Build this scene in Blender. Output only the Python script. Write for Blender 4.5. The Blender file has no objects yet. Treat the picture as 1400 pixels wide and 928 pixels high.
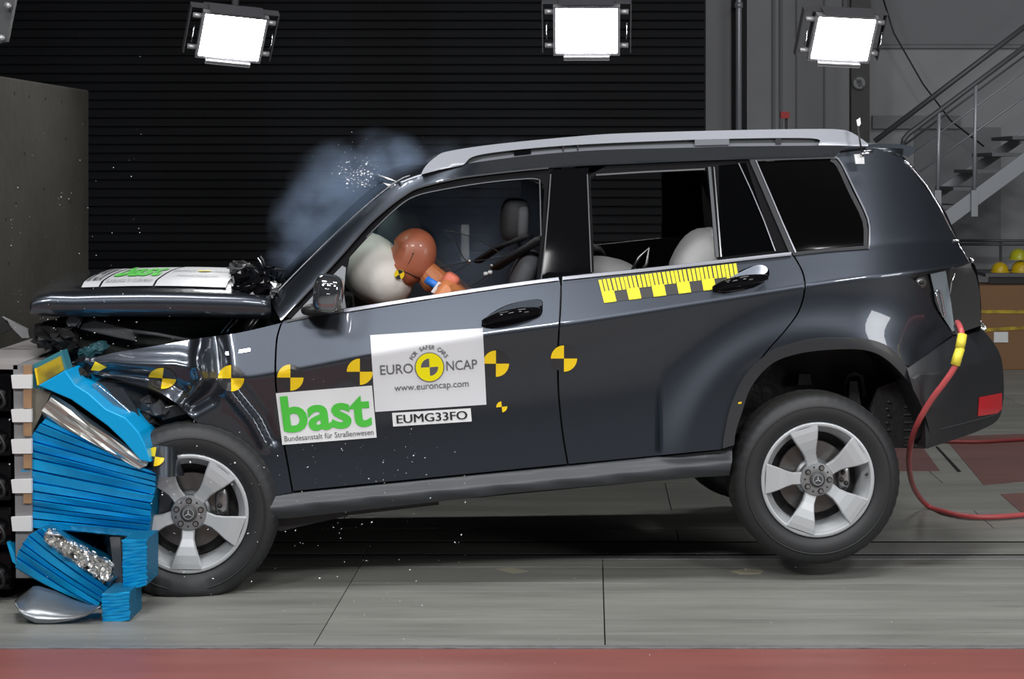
import bpy, bmesh, math, random
from mathutils import Vector, Matrix
from mathutils.geometry import delaunay_2d_cdt
random.seed(7)
PI = math.pi
SC = bpy.context.scene
COL = SC.collection
# ------------------------------------------------------------------ camera, world, lights, exposure
F = 2620.0; PX = 808.0; PY = 234.0; CH = 1.684          # focal length in px, vanishing point, eye height
cam = bpy.data.cameras.new('camera'); camo = bpy.data.objects.new('camera', cam); COL.objects.link(camo)
camo.location = (0, 0, CH); camo.rotation_euler = (PI/2, 0, 0)
cam.sensor_width = 36; cam.lens = F/1400*36
cam.shift_x = (700-PX)/1400; cam.shift_y = (PY-464)/1400
cam.clip_end = 100
SC.camera = camo
SC.view_settings.view_transform = 'Standard'; SC.view_settings.look = 'None'
SC.view_settings.exposure = 0.0; SC.view_settings.gamma = 1.0; SC.view_settings.use_curve_mapping = False
SC.cycles.use_denoising = True
SC.cycles.volume_bounces = 1
SC.cycles.sample_clamp_indirect = 6
wd = bpy.data.worlds.new('world'); SC.world = wd; wd.use_nodes = True
wd.node_tree.nodes['Background'].inputs[0].default_value = (.5, .55, .62, 1)
wd.node_tree.nodes['Background'].inputs[1].default_value = .03

def area(name, loc, target, sx, sy, power, color=(1, 1, 1), spread=180):
    l = bpy.data.lights.new(name, 'AREA'); l.shape = 'RECTANGLE'; l.size = sx; l.size_y = sy
    l.energy = power; l.color = color; l.spread = math.radians(spread)
    o = bpy.data.objects.new(name, l); COL.objects.link(o); o.location = loc
    o.rotation_euler = (Vector(target)-Vector(loc)).to_track_quat('-Z', 'Y').to_euler()
    return o
# the hall's flood rig: two rows hung high, one over the lane, one over the camera side
area('lamp_rig_a', (-3.4, 2.2, 4.7), (-1.2, 7.6, .7), 1.0, .6, 150)
area('lamp_rig_b', (-.2, 1.8, 4.8), (.0, 7.8, .8), 1.6, .6, 150)
area('lamp_rig_c', (3.2, 2.4, 4.7), (1.5, 7.9, .7), 1.0, .6, 130)
area('lamp_rig_d', (-2.2, 6.4, 5.4), (-1.6, 7.4, 0), 2.0, .8, 120)
area('lamp_rig_e', (1.6, 6.6, 5.4), (1.2, 7.4, 0), 2.0, .8, 120)
area('quarter_highlight_panel', (4.9, 4.3, 2.15), (1.9, 7.9, 1.0), 1.5, 1.7, 75)  # unseen low panel added at right, sized for the rear quarter's highlight
area('lamp_rig_g', (4.6, 12.6, 5.4), (5.0, 16, .8), 2.4, .8, 62)  # unseen light turned on the grey wall and stairs

# ------------------------------------------------------------------ projection helpers
def W3(px, py, Y):
    return Vector(((px-PX)*Y/F, Y, CH-(py-PY)*Y/F))
def FL(px, py):                                  # point on the floor under a pixel
    Y = CH*F/(py-PY); return Vector(((px-PX)*Y/F, Y, 0))
TH = math.radians(6.0); X0 = (257-PX)*7.6/F; Y0 = 7.6
CT, ST, TT = math.cos(TH), math.sin(TH), math.tan(TH)
WID = 1.84
def L(px, py, w):                                # car-local point (u, w, z): w = metres in from the car's near flank
    a = (px-PX)/F
    Y = (Y0-X0*TT+w/CT)/(1-a*TT)
    X = a*Y
    return Vector(((X-X0)*CT+(Y-Y0)*ST, -(X-X0)*ST+(Y-Y0)*CT, CH-(py-PY)*Y/F))

def herm(pts):
    xs = [p[0] for p in pts]; ys = [p[1] for p in pts]; n = len(xs)
    d = [(ys[i+1]-ys[i])/(xs[i+1]-xs[i]) for i in range(n-1)]
    m = [d[0]]+[(d[i-1]+d[i])/2 for i in range(1, n-1)]+[d[-1]]
    def f(x):
        if x <= xs[0]: return ys[0]+m[0]*(x-xs[0])
        if x >= xs[-1]: return ys[-1]+m[-1]*(x-xs[-1])
        i = 0
        while xs[i+1] < x: i += 1
        h = xs[i+1]-xs[i]; t = (x-xs[i])/h
        return ((2*t**3-3*t*t+1)*ys[i]+(t**3-2*t*t+t)*h*m[i]+(-2*t**3+3*t*t)*ys[i+1]+(t**3-t*t)*h*m[i+1])
    return f
belt = herm([(380, 440), (480, 424), (600, 405), (740, 385), (900, 368), (1080, 348), (1190, 337), (1310, 328)])
crease = herm([(250, 530), (390, 508), (508, 485), (662, 459), (800, 440), (980, 411), (1100, 391), (1297, 365)])
sill = herm([(300, 684), (400, 672), (775, 636), (1000, 614), (1300, 590)])
roofl = herm([(480, 310), (560, 250), (640, 225), (728, 212), (821, 205), (1000, 200), (1150, 200), (1240, 204)])
def sm(t): t = max(0, min(1, t)); return t*t*(3-2*t)
def dpoly(x, y, pl):
    best = 1e9; bt = 0
    for i in range(len(pl)-1):
        ax, ay = pl[i]; bx, by = pl[i+1]
        dx, dy = bx-ax, by-ay
        t = max(0, min(1, ((x-ax)*dx+(y-ay)*dy)/(dx*dx+dy*dy)))
        d = math.hypot(x-ax-t*dx, y-ay-t*dy)
        if d < best: best = d
    return best
FOLDS = [([(276, 455), (269, 490), (275, 519), (263, 538), (249, 552)], -.030, 7),
         ([(293, 455), (298, 490), (301, 520), (286, 540), (264, 552)], .038, 11),
         ([(120, 494), (180, 497), (240, 497), (266, 503)], -.030, 12),
         ([(150, 510), (200, 517), (250, 532)], .030, 9),
         ([(311, 533), (345, 575), (362, 605)], -.022, 8),
         ([(325, 525), (360, 570), (372, 600)], .014, 9),
         ([(160, 528), (215, 538), (250, 562)], -.018, 6),
         ([(84, 480), (100, 497), (118, 492)], -.03, 5)]
def wb(x, y):
    c = crease(x); b = belt(x)
    if min(abs(y-c), abs(y-b)) < 4.5: return (wb0(x, y-3.5)+2*wb0(x, y)+wb0(x, y+3.5)+wb0(x, y-1.7)*1.5+wb0(x, y+1.7)*1.5)/7
    return wb0(x, y)
def wb0(x, y):
    """how far the flank lies in from the widest plane, at a pixel of the photograph"""
    b, c, s, r = belt(x), crease(x), sill(x), roofl(x)
    if y < b:
        t = (b-y)/max(20, b-r)
        w = .100+.165*t**1.08
    elif y < c:
        t = (y-b)/max(15, c-b)
        w = .030+.070*(1-t)
    else:
        q = (y-c)/max(20, s-c)
        w = .030+.034*math.sin(PI*min(1.0, q*.92))*(1-.25*q)
        if q < .12: w -= .0
    if x > 900:
        rr = math.hypot(x-1122, (y-652)*1.0)
        fl = .045*math.exp(-(max(0, rr-185)/42)**2)
        if y > b: w -= fl*sm((y-b)/60)
    if x > 1165:
        w += .27*((x-1165)/180)**2.3
    if x < 300:
        w += .10*((300-x)/220)**2
    if x < 385:
        for pl, amp, wd_ in FOLDS:
            d = dpoly(x, y, pl)
            if d < 4*wd_: w += amp*math.exp(-(d/wd_)**2)
    return w

# ------------------------------------------------------------------ materials
MATS = {}
def mat(name, col, rough=.5, metal=0, coat=0, emit=None, estr=0, noise=None, bump=None, alpha=1, trans=0, ior=1.5, coat_r=.03, spec=None):
    m = bpy.data.materials.new(name); m.use_nodes = True; nt = m.node_tree; b = nt.nodes['Principled BSDF']
    b.inputs['Base Color'].default_value = (*col, 1); b.inputs['Roughness'].default_value = rough
    b.inputs['Metallic'].default_value = metal; b.inputs['Coat Weight'].default_value = coat
    b.inputs['Coat Roughness'].default_value = coat_r
    b.inputs['Transmission Weight'].default_value = trans; b.inputs['IOR'].default_value = ior
    if spec is not None: b.inputs['Specular IOR Level'].default_value = spec
    if alpha < 1: b.inputs['Alpha'].default_value = alpha
    if emit: b.inputs['Emission Color'].default_value = (*emit, 1); b.inputs['Emission Strength'].default_value = estr
    tc = nt.nodes.new('ShaderNodeTexCoord')
    if noise:                                     # (scale, colour2, contrast lo, hi, stretch)
        sc_, c2, lo, hi, st = noise
        mp = nt.nodes.new('ShaderNodeMapping'); mp.inputs['Scale'].default_value = st
        nt.links.new(tc.outputs['Object'], mp.inputs[0])
        n = nt.nodes.new('ShaderNodeTexNoise'); n.inputs['Scale'].default_value = sc_; n.inputs['Detail'].default_value = 6
        n.inputs['Roughness'].default_value = .6
        nt.links.new(mp.outputs[0], n.inputs['Vector'])
        r = nt.nodes.new('ShaderNodeValToRGB'); r.color_ramp.elements[0].position = lo; r.color_ramp.elements[1].position = hi
        r.color_ramp.elements[0].color = (*c2, 1); r.color_ramp.elements[1].color = (*col, 1)
        nt.links.new(n.outputs[0], r.inputs[0]); nt.links.new(r.outputs[0], b.inputs['Base Color'])
    if bump:
        n = nt.nodes.new('ShaderNodeTexNoise'); n.inputs['Scale'].default_value = bump[0]; n.inputs['Detail'].default_value = 4
        nt.links.new(tc.outputs['Object'], n.inputs['Vector'])
        bp = nt.nodes.new('ShaderNodeBump'); bp.inputs['Strength'].default_value = bump[1]; bp.inputs['Distance'].default_value = bump[2]
        nt.links.new(n.outputs[0], bp.inputs['Height']); nt.links.new(bp.outputs[0], b.inputs['Normal'])
    MATS[name] = m; return m
M_paint = mat('grey_metallic_paint', (.062, .071, .088), .34, .85, 1.0, noise=(900, (.050, .058, .073), .3, .7, (1, 1, 1)))
M_black = mat('gloss_black', (.004, .004, .005), .05, spec=.16)
M_frame = mat('frame_black', (.004, .004, .005), .5, spec=.06)
M_dark = mat('dark_plastic', (.012, .012, .013), .5)
M_plastic = mat('bumper_plastic', (.017, .018, .021), .45, 0, .08, bump=(400, .1, .002))
M_sill = mat('sill_plastic', (.048, .052, .060), .42, .1)
M_dgrey = mat('dark_grey_plastic', (.05, .052, .056), .5)
M_under = mat('underbody_black', (.006, .006, .006), .7)
M_liner = mat('liner_felt', (.016, .016, .017), .55, bump=(30, .5, .01))
M_rubber = mat('tyre_rubber', (.017, .018, .020), .55, bump=(150, .12, .002))
M_tread = mat('tread_rubber', (.026, .0255, .024), .75, bump=(120, .3, .003))
M_alloy = mat('silver_alloy', (.50, .52, .54), .42, .35, .3)
M_alloyd = mat('alloy_hub', (.30, .31, .32), .4, .7)
M_chrome = mat('chrome_trim', (.75, .76, .8), .18, 1)
M_rail = mat('satin_rail', (.24, .25, .28), .36, .5, .1)
M_trim = mat('window_trim', (.03, .031, .035), .45, spec=.2)
M_belt = mat('belt_trim', (.20, .205, .23), .3, .6, .1)
M_steel = mat('brushed_steel', (.45, .45, .45), .38, 1, noise=(25, (.30, .30, .30), .35, .65, (1, 1, 1)))
M_disc = mat('brake_disc_steel', (.16, .155, .15), .35, .8)
M_tint = mat('tinted_glass', (.002, .002, .002), .05, spec=.25)
M_foil = mat('crumpled_foil', (.82, .82, .80), .22, 1, bump=(28, .9, .03))
M_white = mat('white_vinyl', (.72, .73, .74), .45)
M_paper = mat('white_board', (.66, .67, .70), .4, 0, .2)
M_green = mat('green_print', (.07, .52, .05), .5)
M_ink = mat('grey_ink', (.10, .10, .11), .5)
M_inkl = mat('light_grey_ink', (.30, .31, .33), .5)
M_inkb = mat('black_ink', (.012, .012, .016), .5)
M_yel = mat('yellow_vinyl', (.85, .58, .01), .4)
M_yel2 = mat('ruler_yellow', (.84, .74, .0), .4)
M_mdark = mat('marker_dark', (.03, .03, .032), .35, .1)
M_blue = mat('blue_aluminium', (.0, .34, .70), .42, .1, .15, noise=(7, (.0, .26, .56), .3, .6, (1, 1, 1)))
M_blue2 = mat('blue_sheet', (.0, .36, .74), .35, .1, .2)
M_blued = mat('blue_core', (.0, .13, .26), .5, .2, bump=(60, .4, .01))
M_greysheet = mat('grey_sheet', (.24, .26, .28), .3, .7, noise=(6, (.18, .19, .2), .3, .7, (1, 1, 1)))
M_wood = mat('plywood', (.36, .22, .12), .6, noise=(20, (.26, .15, .08), .3, .7, (1, 8, 1)))
M_tape = mat('white_tape', (.68, .68, .68), .5)
M_gtape = mat('grey_plate', (.27, .27, .28), .4, .3)
M_gold = mat('yellow_sheet', (.50, .36, .02), .45, .2, noise=(9, (.22, .15, .02), .35, .6, (1, 1, 1)))
M_conc = mat('concrete', (.050, .047, .038), .85, noise=(2.2, (.030, .028, .023), .3, .7, (1, 1, 1)), bump=(14, .35, .02))
M_skin = mat('dummy_vinyl', (.42, .125, .065), .42, 0, .15, noise=(6, (.34, .10, .05), .3, .7, (1, 1, 1)))
M_skin2 = mat('dummy_orange', (.50, .17, .06), .5)
M_pink = mat('pink_foam', (.62, .16, .10), .55)
M_bluetape = mat('blue_tape', (.02, .17, .62), .5)
M_bag = mat('airbag_cloth', (.74, .71, .66), .85, bump=(5, .3, .03))
M_seat = mat('seat_fabric', (.022, .023, .026), .75, bump=(200, .2, .003))
M_seat2 = mat('grey_fabric', (.10, .105, .115), .8, bump=(200, .2, .003))
M_interior = mat('interior_trim', (.10, .098, .092), .7)
M_cseat = mat('pale_cloth', (.50, .50, .50), .8, bump=(12, .3, .02))
M_cseatw = mat('white_shell', (.70, .71, .72), .45)
M_red = mat('reflector_red', (.55, .01, .02), .15, 0, 1)
M_redbox = mat('red_box', (.5, .02, .02), .5)
M_hose = mat('red_hose', (.52, .085, .09), .45, 0, .2)
M_tapey = mat('yellow_tape', (.80, .68, .06), .5, bump=(30, .4, .01))
M_card = mat('cardboard', (.22, .115, .055), .8)
M_helm = mat('yellow_helmet', (.60, .42, .01), .35, 0, .4)
M_helm2 = mat('lime_helmet', (.48, .48, .02), .35, 0, .4)
M_wallg = mat('grey_wall_paint', (.33, .335, .35), .8, noise=(.8, (.28, .285, .30), .3, .7, (1, 1, 1)))
M_wallg2 = mat('dark_grey_wall', (.20, .205, .22), .8)
M_walll = mat('hall_wall_paint', (.42, .44, .48), .8)
M_ceil = mat('dark_ceiling', (.05, .05, .055), .8)
M_slat = mat('black_slat', (.0055, .0062, .0085), .6, noise=(3, (.003, .0033, .004), .35, .7, (.3, 1, 1)), spec=.1)
M_slatb = mat('slat_backing', (.002, .002, .002), .8)
M_pipe = mat('galvanised_pipe', (.40, .42, .46), .4, .4)
M_stair = mat('stair_steel', (.11, .115, .125), .5, .4)
M_stringer = mat('stringer_steel', (.27, .285, .31), .45, .4)
M_glasslens = mat('clear_lens', (.55, .62, .66), .06, 0, 0, trans=.85, ior=1.4)
M_debris = mat('glass_chip', (.85, .88, .92), .25)
M_lampglass = mat('lamp_glass', (1, 1, 1), .5, emit=(1, .99, .97), estr=34)
M_housing = mat('lamp_housing', (.10, .10, .11), .45, .3)
M_housel = mat('lamp_bracket', (.42, .42, .44), .35, .5)
M_cable = mat('black_cable', (.01, .01, .01), .5)
def glassmat(name, tint, spec):
    m = bpy.data.materials.new(name); m.use_nodes = True; nt = m.node_tree; nt.nodes.clear()
    o = nt.nodes.new('ShaderNodeOutputMaterial'); mix = nt.nodes.new('ShaderNodeMixShader')
    t = nt.nodes.new('ShaderNodeBsdfTransparent'); t.inputs[0].default_value = (*tint, 1)
    g = nt.nodes.new('ShaderNodeBsdfGlossy'); g.inputs['Roughness'].default_value = .03
    fr = nt.nodes.new('ShaderNodeLayerWeight'); fr.inputs[0].default_value = spec
    nt.links.new(fr.outputs['Fresnel'], mix.inputs[0]); nt.links.new(t.outputs[0], mix.inputs[1]); nt.links.new(g.outputs[0], mix.inputs[2])
    nt.links.new(mix.outputs[0], o.inputs[0]); return m
M_wind = glassmat('windscreen_glass', (.50, .66, .60), .35)
M_side = glassmat('side_glass', (.42, .43, .44), .12)
def floormat(name, c1, c2, scuff, rough=.5, coat=0):
    m = bpy.data.materials.new(name); m.use_nodes = True; nt = m.node_tree; b = nt.nodes['Principled BSDF']
    tc = nt.nodes.new('ShaderNodeTexCoord'); oi = nt.nodes.new('ShaderNodeNewGeometry')
    mp = nt.nodes.new('ShaderNodeMapping'); mp.inputs['Scale'].default_value = (.45, 3.2, 1); nt.links.new(oi.outputs['Position'], mp.inputs[0])
    n = nt.nodes.new('ShaderNodeTexNoise'); n.inputs['Scale'].default_value = 1.6; n.inputs['Detail'].default_value = 9; n.inputs['Roughness'].default_value = .62
    nt.links.new(mp.outputs[0], n.inputs['Vector'])
    r = nt.nodes.new('ShaderNodeValToRGB'); r.color_ramp.elements[0].position = .34; r.color_ramp.elements[1].position = .62
    r.color_ramp.elements[0].color = (*c2, 1); r.color_ramp.elements[1].color = (*c1, 1)
    nt.links.new(n.outputs[0], r.inputs[0])
    mp2 = nt.nodes.new('ShaderNodeMapping'); mp2.inputs['Scale'].default_value = (.7, 9, 1); nt.links.new(oi.outputs['Position'], mp2.inputs[0])
    n2 = nt.nodes.new('ShaderNodeTexNoise'); n2.inputs['Scale'].default_value = 2.3; n2.inputs['Detail'].default_value = 5
    nt.links.new(mp2.outputs[0], n2.inputs['Vector'])
    r2 = nt.nodes.new('ShaderNodeValToRGB'); r2.color_ramp.elements[0].position = .60; r2.color_ramp.elements[1].position = .74
    r2.color_ramp.elements[0].color = (1, 1, 1, 1); r2.color_ramp.elements[1].color = (scuff, scuff, scuff, 1)
    nt.links.new(n2.outputs[0], r2.inputs[0])
    mx = nt.nodes.new('ShaderNodeMix'); mx.data_type = 'RGBA'; mx.blend_type = 'MULTIPLY'; mx.inputs[0].default_value = 1
    nt.links.new(r.outputs[0], mx.inputs[6]); nt.links.new(r2.outputs[0], mx.inputs[7])
    ob = nt.nodes.new('ShaderNodeObjectInfo'); mr = nt.nodes.new('ShaderNodeMapRange'); mr.inputs[3].default_value = .90; mr.inputs[4].default_value = 1.06
    nt.links.new(ob.outputs['Random'], mr.inputs[0])
    mx2 = nt.nodes.new('ShaderNodeMix'); mx2.data_type = 'RGBA'; mx2.blend_type = 'MULTIPLY'; mx2.inputs[0].default_value = 1
    nt.links.new(mx.outputs[2], mx2.inputs[6]); nt.links.new(mr.outputs[0], mx2.inputs[7])
    nt.links.new(mx2.outputs[2], b.inputs['Base Color'])
    b.inputs['Roughness'].default_value = rough; b.inputs['Coat Weight'].default_value = coat; b.inputs['Coat Roughness'].default_value = .25
    bp = nt.nodes.new('ShaderNodeBump'); bp.inputs['Strength'].default_value = .15; bp.inputs['Distance'].default_value = .01
    nt.links.new(n.outputs[0], bp.inputs['Height']); nt.links.new(bp.outputs[0], b.inputs['Normal'])
    return m
M_floor = floormat('lane_plate_grey', (.25, .25, .232), (.165, .165, .152), .72, .48, .1)
M_floorb = floormat('hall_floor_grey', (.26, .26, .24), (.19, .19, .175), .8, .55)
M_floorr = floormat('hall_floor_red', (.25, .082, .070), (.20, .065, .057), .85, .45, .1)
M_floorr2 = floormat('old_red_paint', (.20, .095, .085), (.15, .08, .072), .8, .5)
M_edge = mat('lane_edge_steel', (.24, .24, .245), .4, .3, noise=(30, (.12, .12, .12), .3, .55, (.5, 4, 1)))
M_groove = mat('groove_black', (.003, .003, .003), .9)

# ------------------------------------------------------------------ object helpers
def link(name, me, m, parent=None, smooth=False):
    o = bpy.data.objects.new(name, me); COL.objects.link(o)
    if m is not None and not me.materials: me.materials.append(m)
    if parent is not None: o.parent = parent
    if smooth:
        for p in me.polygons: p.use_smooth = True
    return o
def obj(name, bm, m, parent=None, smooth=False, bevel=0):
    me = bpy.data.meshes.new(name)
    bmesh.ops.recalc_face_normals(bm, faces=bm.faces[:])
    bm.to_mesh(me); bm.free()
    o = link(name, me, m, parent, smooth)
    if bevel:
        b = o.modifiers.new('bevel', 'BEVEL'); b.width = bevel; b.segments = 2; b.limit_method = 'ANGLE'
    return o
def thing(name, label, cat, loc=(0, 0, 0), rz=0, group=None):
    o = bpy.data.objects.new(name, None); COL.objects.link(o); o.location = loc; o.rotation_euler = (0, 0, rz)
    o['label'] = label; o['category'] = cat
    if group: o['group'] = group
    return o
def tag(o, label, cat, group=None):
    o['label'] = label; o['category'] = cat
    if group: o['group'] = group
    return o
def box(bm, c, s, rot=None):
    mt = Matrix.Translation(Vector(c))
    if rot is not None: mt = mt @ rot
    return bmesh.ops.create_cube(bm, size=1, matrix=mt @ Matrix.Diagonal((s[0], s[1], s[2], 1)))
def boxb(a, b):
    bm = bmesh.new(); box(bm, [(a[i]+b[i])/2 for i in range(3)], [abs(b[i]-a[i]) for i in range(3)]); return bm
def tube(bm, pts, r, n=10, cap=True, flat=1.0):
    pts = [Vector(p) for p in pts]; rings = []
    rr = r if isinstance(r, (list, tuple)) else [r]*len(pts)
    up = Vector((0, 0, 1)); prev = None
    for i, p in enumerate(pts):
        t = (pts[min(i+1, len(pts)-1)]-pts[max(i-1, 0)]).normalized()
        a = prev if prev is not None else (up if abs(t.dot(up)) < .9 else Vector((1, 0, 0)))
        s = (a-t*a.dot(t)).normalized(); prev = s; q = t.cross(s)
        rings.append([bm.verts.new(p+(s*math.cos(2*PI*k/n)+q*math.sin(2*PI*k/n)*flat)*rr[i]) for k in range(n)])
    for i in range(len(rings)-1):
        for k in range(n):
            bm.faces.new((rings[i][k], rings[i][(k+1) % n], rings[i+1][(k+1) % n], rings[i+1][k]))
    if cap: bm.faces.new(rings[0]); bm.faces.new(rings[-1][::-1])
def tubeo(name, pts, r, m, parent=None, n=10, flat=1.0):
    bm = bmesh.new(); tube(bm, pts, r, n, True, flat); return obj(name, bm, m, parent, True)
def cr(pts, n=6, closed=False):
    """Catmull-Rom through the points"""
    P = [Vector(p) for p in pts]; out = []; N = len(P)
    rng = range(N) if closed else range(N-1)
    for i in rng:
        if closed: a, b, c, d = P[(i-1) % N], P[i], P[(i+1) % N], P[(i+2) % N]
        else: a, b, c, d = P[max(i-1, 0)], P[i], P[i+1], P[min(i+2, N-1)]
        for k in range(n):
            t = k/n
            out.append(.5*((2*b)+(c-a)*t+(2*a-5*b+4*c-d)*t*t+(-a+3*b-3*c+d)*t**3))
    if not closed: out.append(P[-1])
    return out
def c2(pts, n=5): return [(p[0], p[1]) for p in cr([(x, y, 0) for x, y in pts], n)]
def dens(poly, step):
    out = []
    for i in range(len(poly)):
        a, b = poly[i], poly[(i+1) % len(poly)]
        d = math.hypot(b[0]-a[0], b[1]-a[1]); k = max(1, int(round(d/step)))
        for j in range(k): out.append((a[0]+(b[0]-a[0])*j/k, a[1]+(b[1]-a[1])*j/k))
    return out
def inside(x, y, poly):
    c = False; n = len(poly); j = n-1
    for i in range(n):
        xi, yi = poly[i]; xj, yj = poly[j]
        if (yi > y) != (yj > y) and x < (xj-xi)*(y-yi)/(yj-yi)+xi: c = not c
        j = i
    return c
def panel_mesh(name, poly, wf, step=9, depth=.02, mirror=False, PF=None):
    """a sheet whose outline is traced at its own place on the flank, curved by wf, with its rim turned in by depth"""
    PFn = PF or (lambda x, y: L(x, y, wf(x, y)))
    bp = dens(poly, step); n = len(bp)
    pts = [Vector(p) for p in bp]
    x0, x1 = min(p[0] for p in bp), max(p[0] for p in bp); y0, y1 = min(p[1] for p in bp), max(p[1] for p in bp)
    ridge = []
    if wf is not None and y1-y0 > 60:
        x = x0+1
        while x < x1:
            for cf in (belt, crease):
                for d_ in (-5, -2, 2, 5):
                    q_ = (x, cf(x)+d_)
                    if cf(x) > y0 and inside(q_[0], q_[1], bp) and min((q_[0]-p[0])**2+(q_[1]-p[1])**2 for p in bp) > (step*.4)**2: ridge.append(q_)
            x += step
        pts += [Vector(q_) for q_ in ridge]
    nearl = lambda x, y: bool(ridge) and min(abs(y-belt(x)), abs(y-crease(x))) < 5+step*.4
    y = math.floor(y0/step)*step+step*.5
    while y < y1:
        x = math.floor(x0/step)*step+step*.5
        while x < x1:
            if inside(x, y, bp) and not nearl(x, y) and min((x-p[0])**2+(y-p[1])**2 for p in bp) > (step*.45)**2:
                pts.append(Vector((x, y)))
            x += step
        y += step
    vs, es, fs, ov, oe, of = delaunay_2d_cdt(pts, [(i, (i+1) % n) for i in range(n)], [], 1, 1e-4)
    verts = [PFn(v.x, v.y) for v in vs]
    e = 1.0; nor = []
    for v in vs:
        dx = PFn(v.x+e, v.y)-PFn(v.x-e, v.y); dy = PFn(v.x, v.y+e)-PFn(v.x, v.y-e)
        nn = dx.cross(dy).normalized()
        if nn.y > 0: nn = -nn
        nor.append(nn)
    faces = []
    for f in fs:
        a, b, c = (verts[i] for i in f[:3])
        faces.append(tuple(f) if (b-a).cross(c-a).y < 0 else tuple(f[::-1]))
    nf = len(faces); nv = len(verts)
    loopn = []
    for f in faces: loopn += [nor[i] for i in f]
    # rim
    ring = []
    for p in bp:
        q = PFn(p[0], p[1]); ring.append(q)
    if depth:
        b0 = len(verts)
        for q in ring: verts.append(q.copy())
        for q in ring: verts.append(q+Vector((0, depth, 0)))
        for i in range(n):
            j = (i+1) % n; f = (b0+i, b0+j, b0+n+j, b0+n+i); faces.append(f)
            a, b, c = verts[f[0]], verts[f[1]], verts[f[2]]
            nn = (b-a).cross(c-a); nn = nn.normalized() if nn.length > 1e-12 else Vector((0, 0, 1))
            loopn += [nn]*4
    if mirror:
        verts = [Vector((v.x, WID-v.y, v.z)) for v in verts]
        faces2 = []; ln = []; k = 0
        for f in faces:
            faces2.append(f[::-1]); ls = loopn[k:k+len(f)][::-1]; k += len(f)
            ln += [Vector((q.x, -q.y, q.z)) for q in ls]
        faces, loopn = faces2, ln
    me = bpy.data.meshes.new(name); me.from_pydata([tuple(v) for v in verts], [], faces); me.update()
    for p in me.polygons: p.use_smooth = True
    if len(me.loops) == len(loopn): me.normals_split_custom_set([tuple(v) for v in loopn])
    return me
def panel(name, poly, m, parent, wf=wb, step=9, depth=.02, mirror=False, off=0):
    w2 = (lambda x, y: wf(x, y)+off) if off else wf
    return link(name, panel_mesh(name, poly, w2, step, depth, mirror), m, parent)
def prism(poly3, dvec):
    bm = bmesh.new(); a = [bm.verts.new(p) for p in poly3]; b = [bm.verts.new(Vector(p)+Vector(dvec)) for p in poly3]
    bm.faces.new(a); bm.faces.new(b[::-1]); n = len(a)
    for i in range(n): bm.faces.new((a[i], a[(i+1) % n], b[(i+1) % n], b[i]))
    bmesh.ops.triangulate(bm, faces=[f for f in bm.faces if len(f.verts) > 4])
    return bm
def blob(c, s, rot=None, p=2.0, nu=20, nv=14, taper=0):
    bm = bmesh.new(); R = rot or Matrix.Identity(3); rows = []
    sg = lambda v, e: math.copysign(abs(v)**e, v)
    for i in range(1, nv):
        ph = PI*i/nv-PI/2; row = []
        for k in range(nu):
            th = 2*PI*k/nu
            v = Vector((s[0]*sg(math.cos(ph), 2/p)*sg(math.cos(th), 2/p), s[1]*sg(math.cos(ph), 2/p)*sg(math.sin(th), 2/p), s[2]*sg(math.sin(ph), 2/p)))
            if taper: f = 1+taper*v.z/s[2]; v.x *= f; v.y *= f
            row.append(bm.verts.new(R @ v+Vector(c)))
        rows.append(row)
    b_ = bm.verts.new(R @ Vector((0, 0, -s[2]))+Vector(c)); t_ = bm.verts.new(R @ Vector((0, 0, s[2]))+Vector(c))
    for i in range(len(rows)-1):
        for k in range(nu): bm.faces.new((rows[i][k], rows[i][(k+1) % nu], rows[i+1][(k+1) % nu], rows[i+1][k]))
    for k in range(nu): bm.faces.new((b_, rows[0][(k+1) % nu], rows[0][k])); bm.faces.new((t_, rows[-1][k], rows[-1][(k+1) % nu]))
    return bm
def loft(rows, closed=False):
    bm = bmesh.new(); R = [[bm.verts.new(p) for p in r] for r in rows]
    for i in range(len(R)-1):
        n = len(R[i]); rg = range(n) if closed else range(n-1)
        for k in rg: bm.faces.new((R[i][k], R[i][(k+1) % n], R[i+1][(k+1) % n], R[i+1][k]))
    return bm
def solid(o, t, off=1):
    s = o.modifiers.new('solid', 'SOLIDIFY'); s.thickness = t; s.offset = off; return o
def lathe(prof, n=64, ang0=0):
    """prof: (r, w) closed profile turned about the wheel's axis (local y)"""
    return loft([[Vector((r*math.cos(2*PI*k/n+ang0), w, r*math.sin(2*PI*k/n+ang0))) for k in range(n)] for r, w in prof+[prof[0]]], True)

# ================================================================== THE SETTING
def struct(o): o['kind'] = 'structure'; return o
floor = struct(obj('floor', boxb((-9, -6, -.30), (12, 20, -.035)), M_groove))
def plate(x0, x1, y0, y1, m, z=0, name='floor_plate'):
    g = .0022
    bm = boxb((x0+g, y0+g, -.034), (x1-g, y1-g, z)); return obj(name, bm, m, floor, bevel=.0012)
def YF(py): return CH*F/(py-PY)
rows = [886, 881.5, 866, 846, 808, 797, 775, 764]
for i in range(len(rows)-1):
    ya, yb = YF(rows[i]), YF(rows[i+1])
    if i == 0:
        plate(-9, 12, ya, yb, M_edge, .001, 'edge_strip'); continue
    xs = [-9, -4.2, -.985, .05, 3.1, 12] if i % 2 else [-9, -4.2, -.985, .05, 3.1, 12]
    for k in range(len(xs)-1): plate(xs[k], xs[k+1], ya, yb, M_floor, random.uniform(-.0008, .0008))
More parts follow.
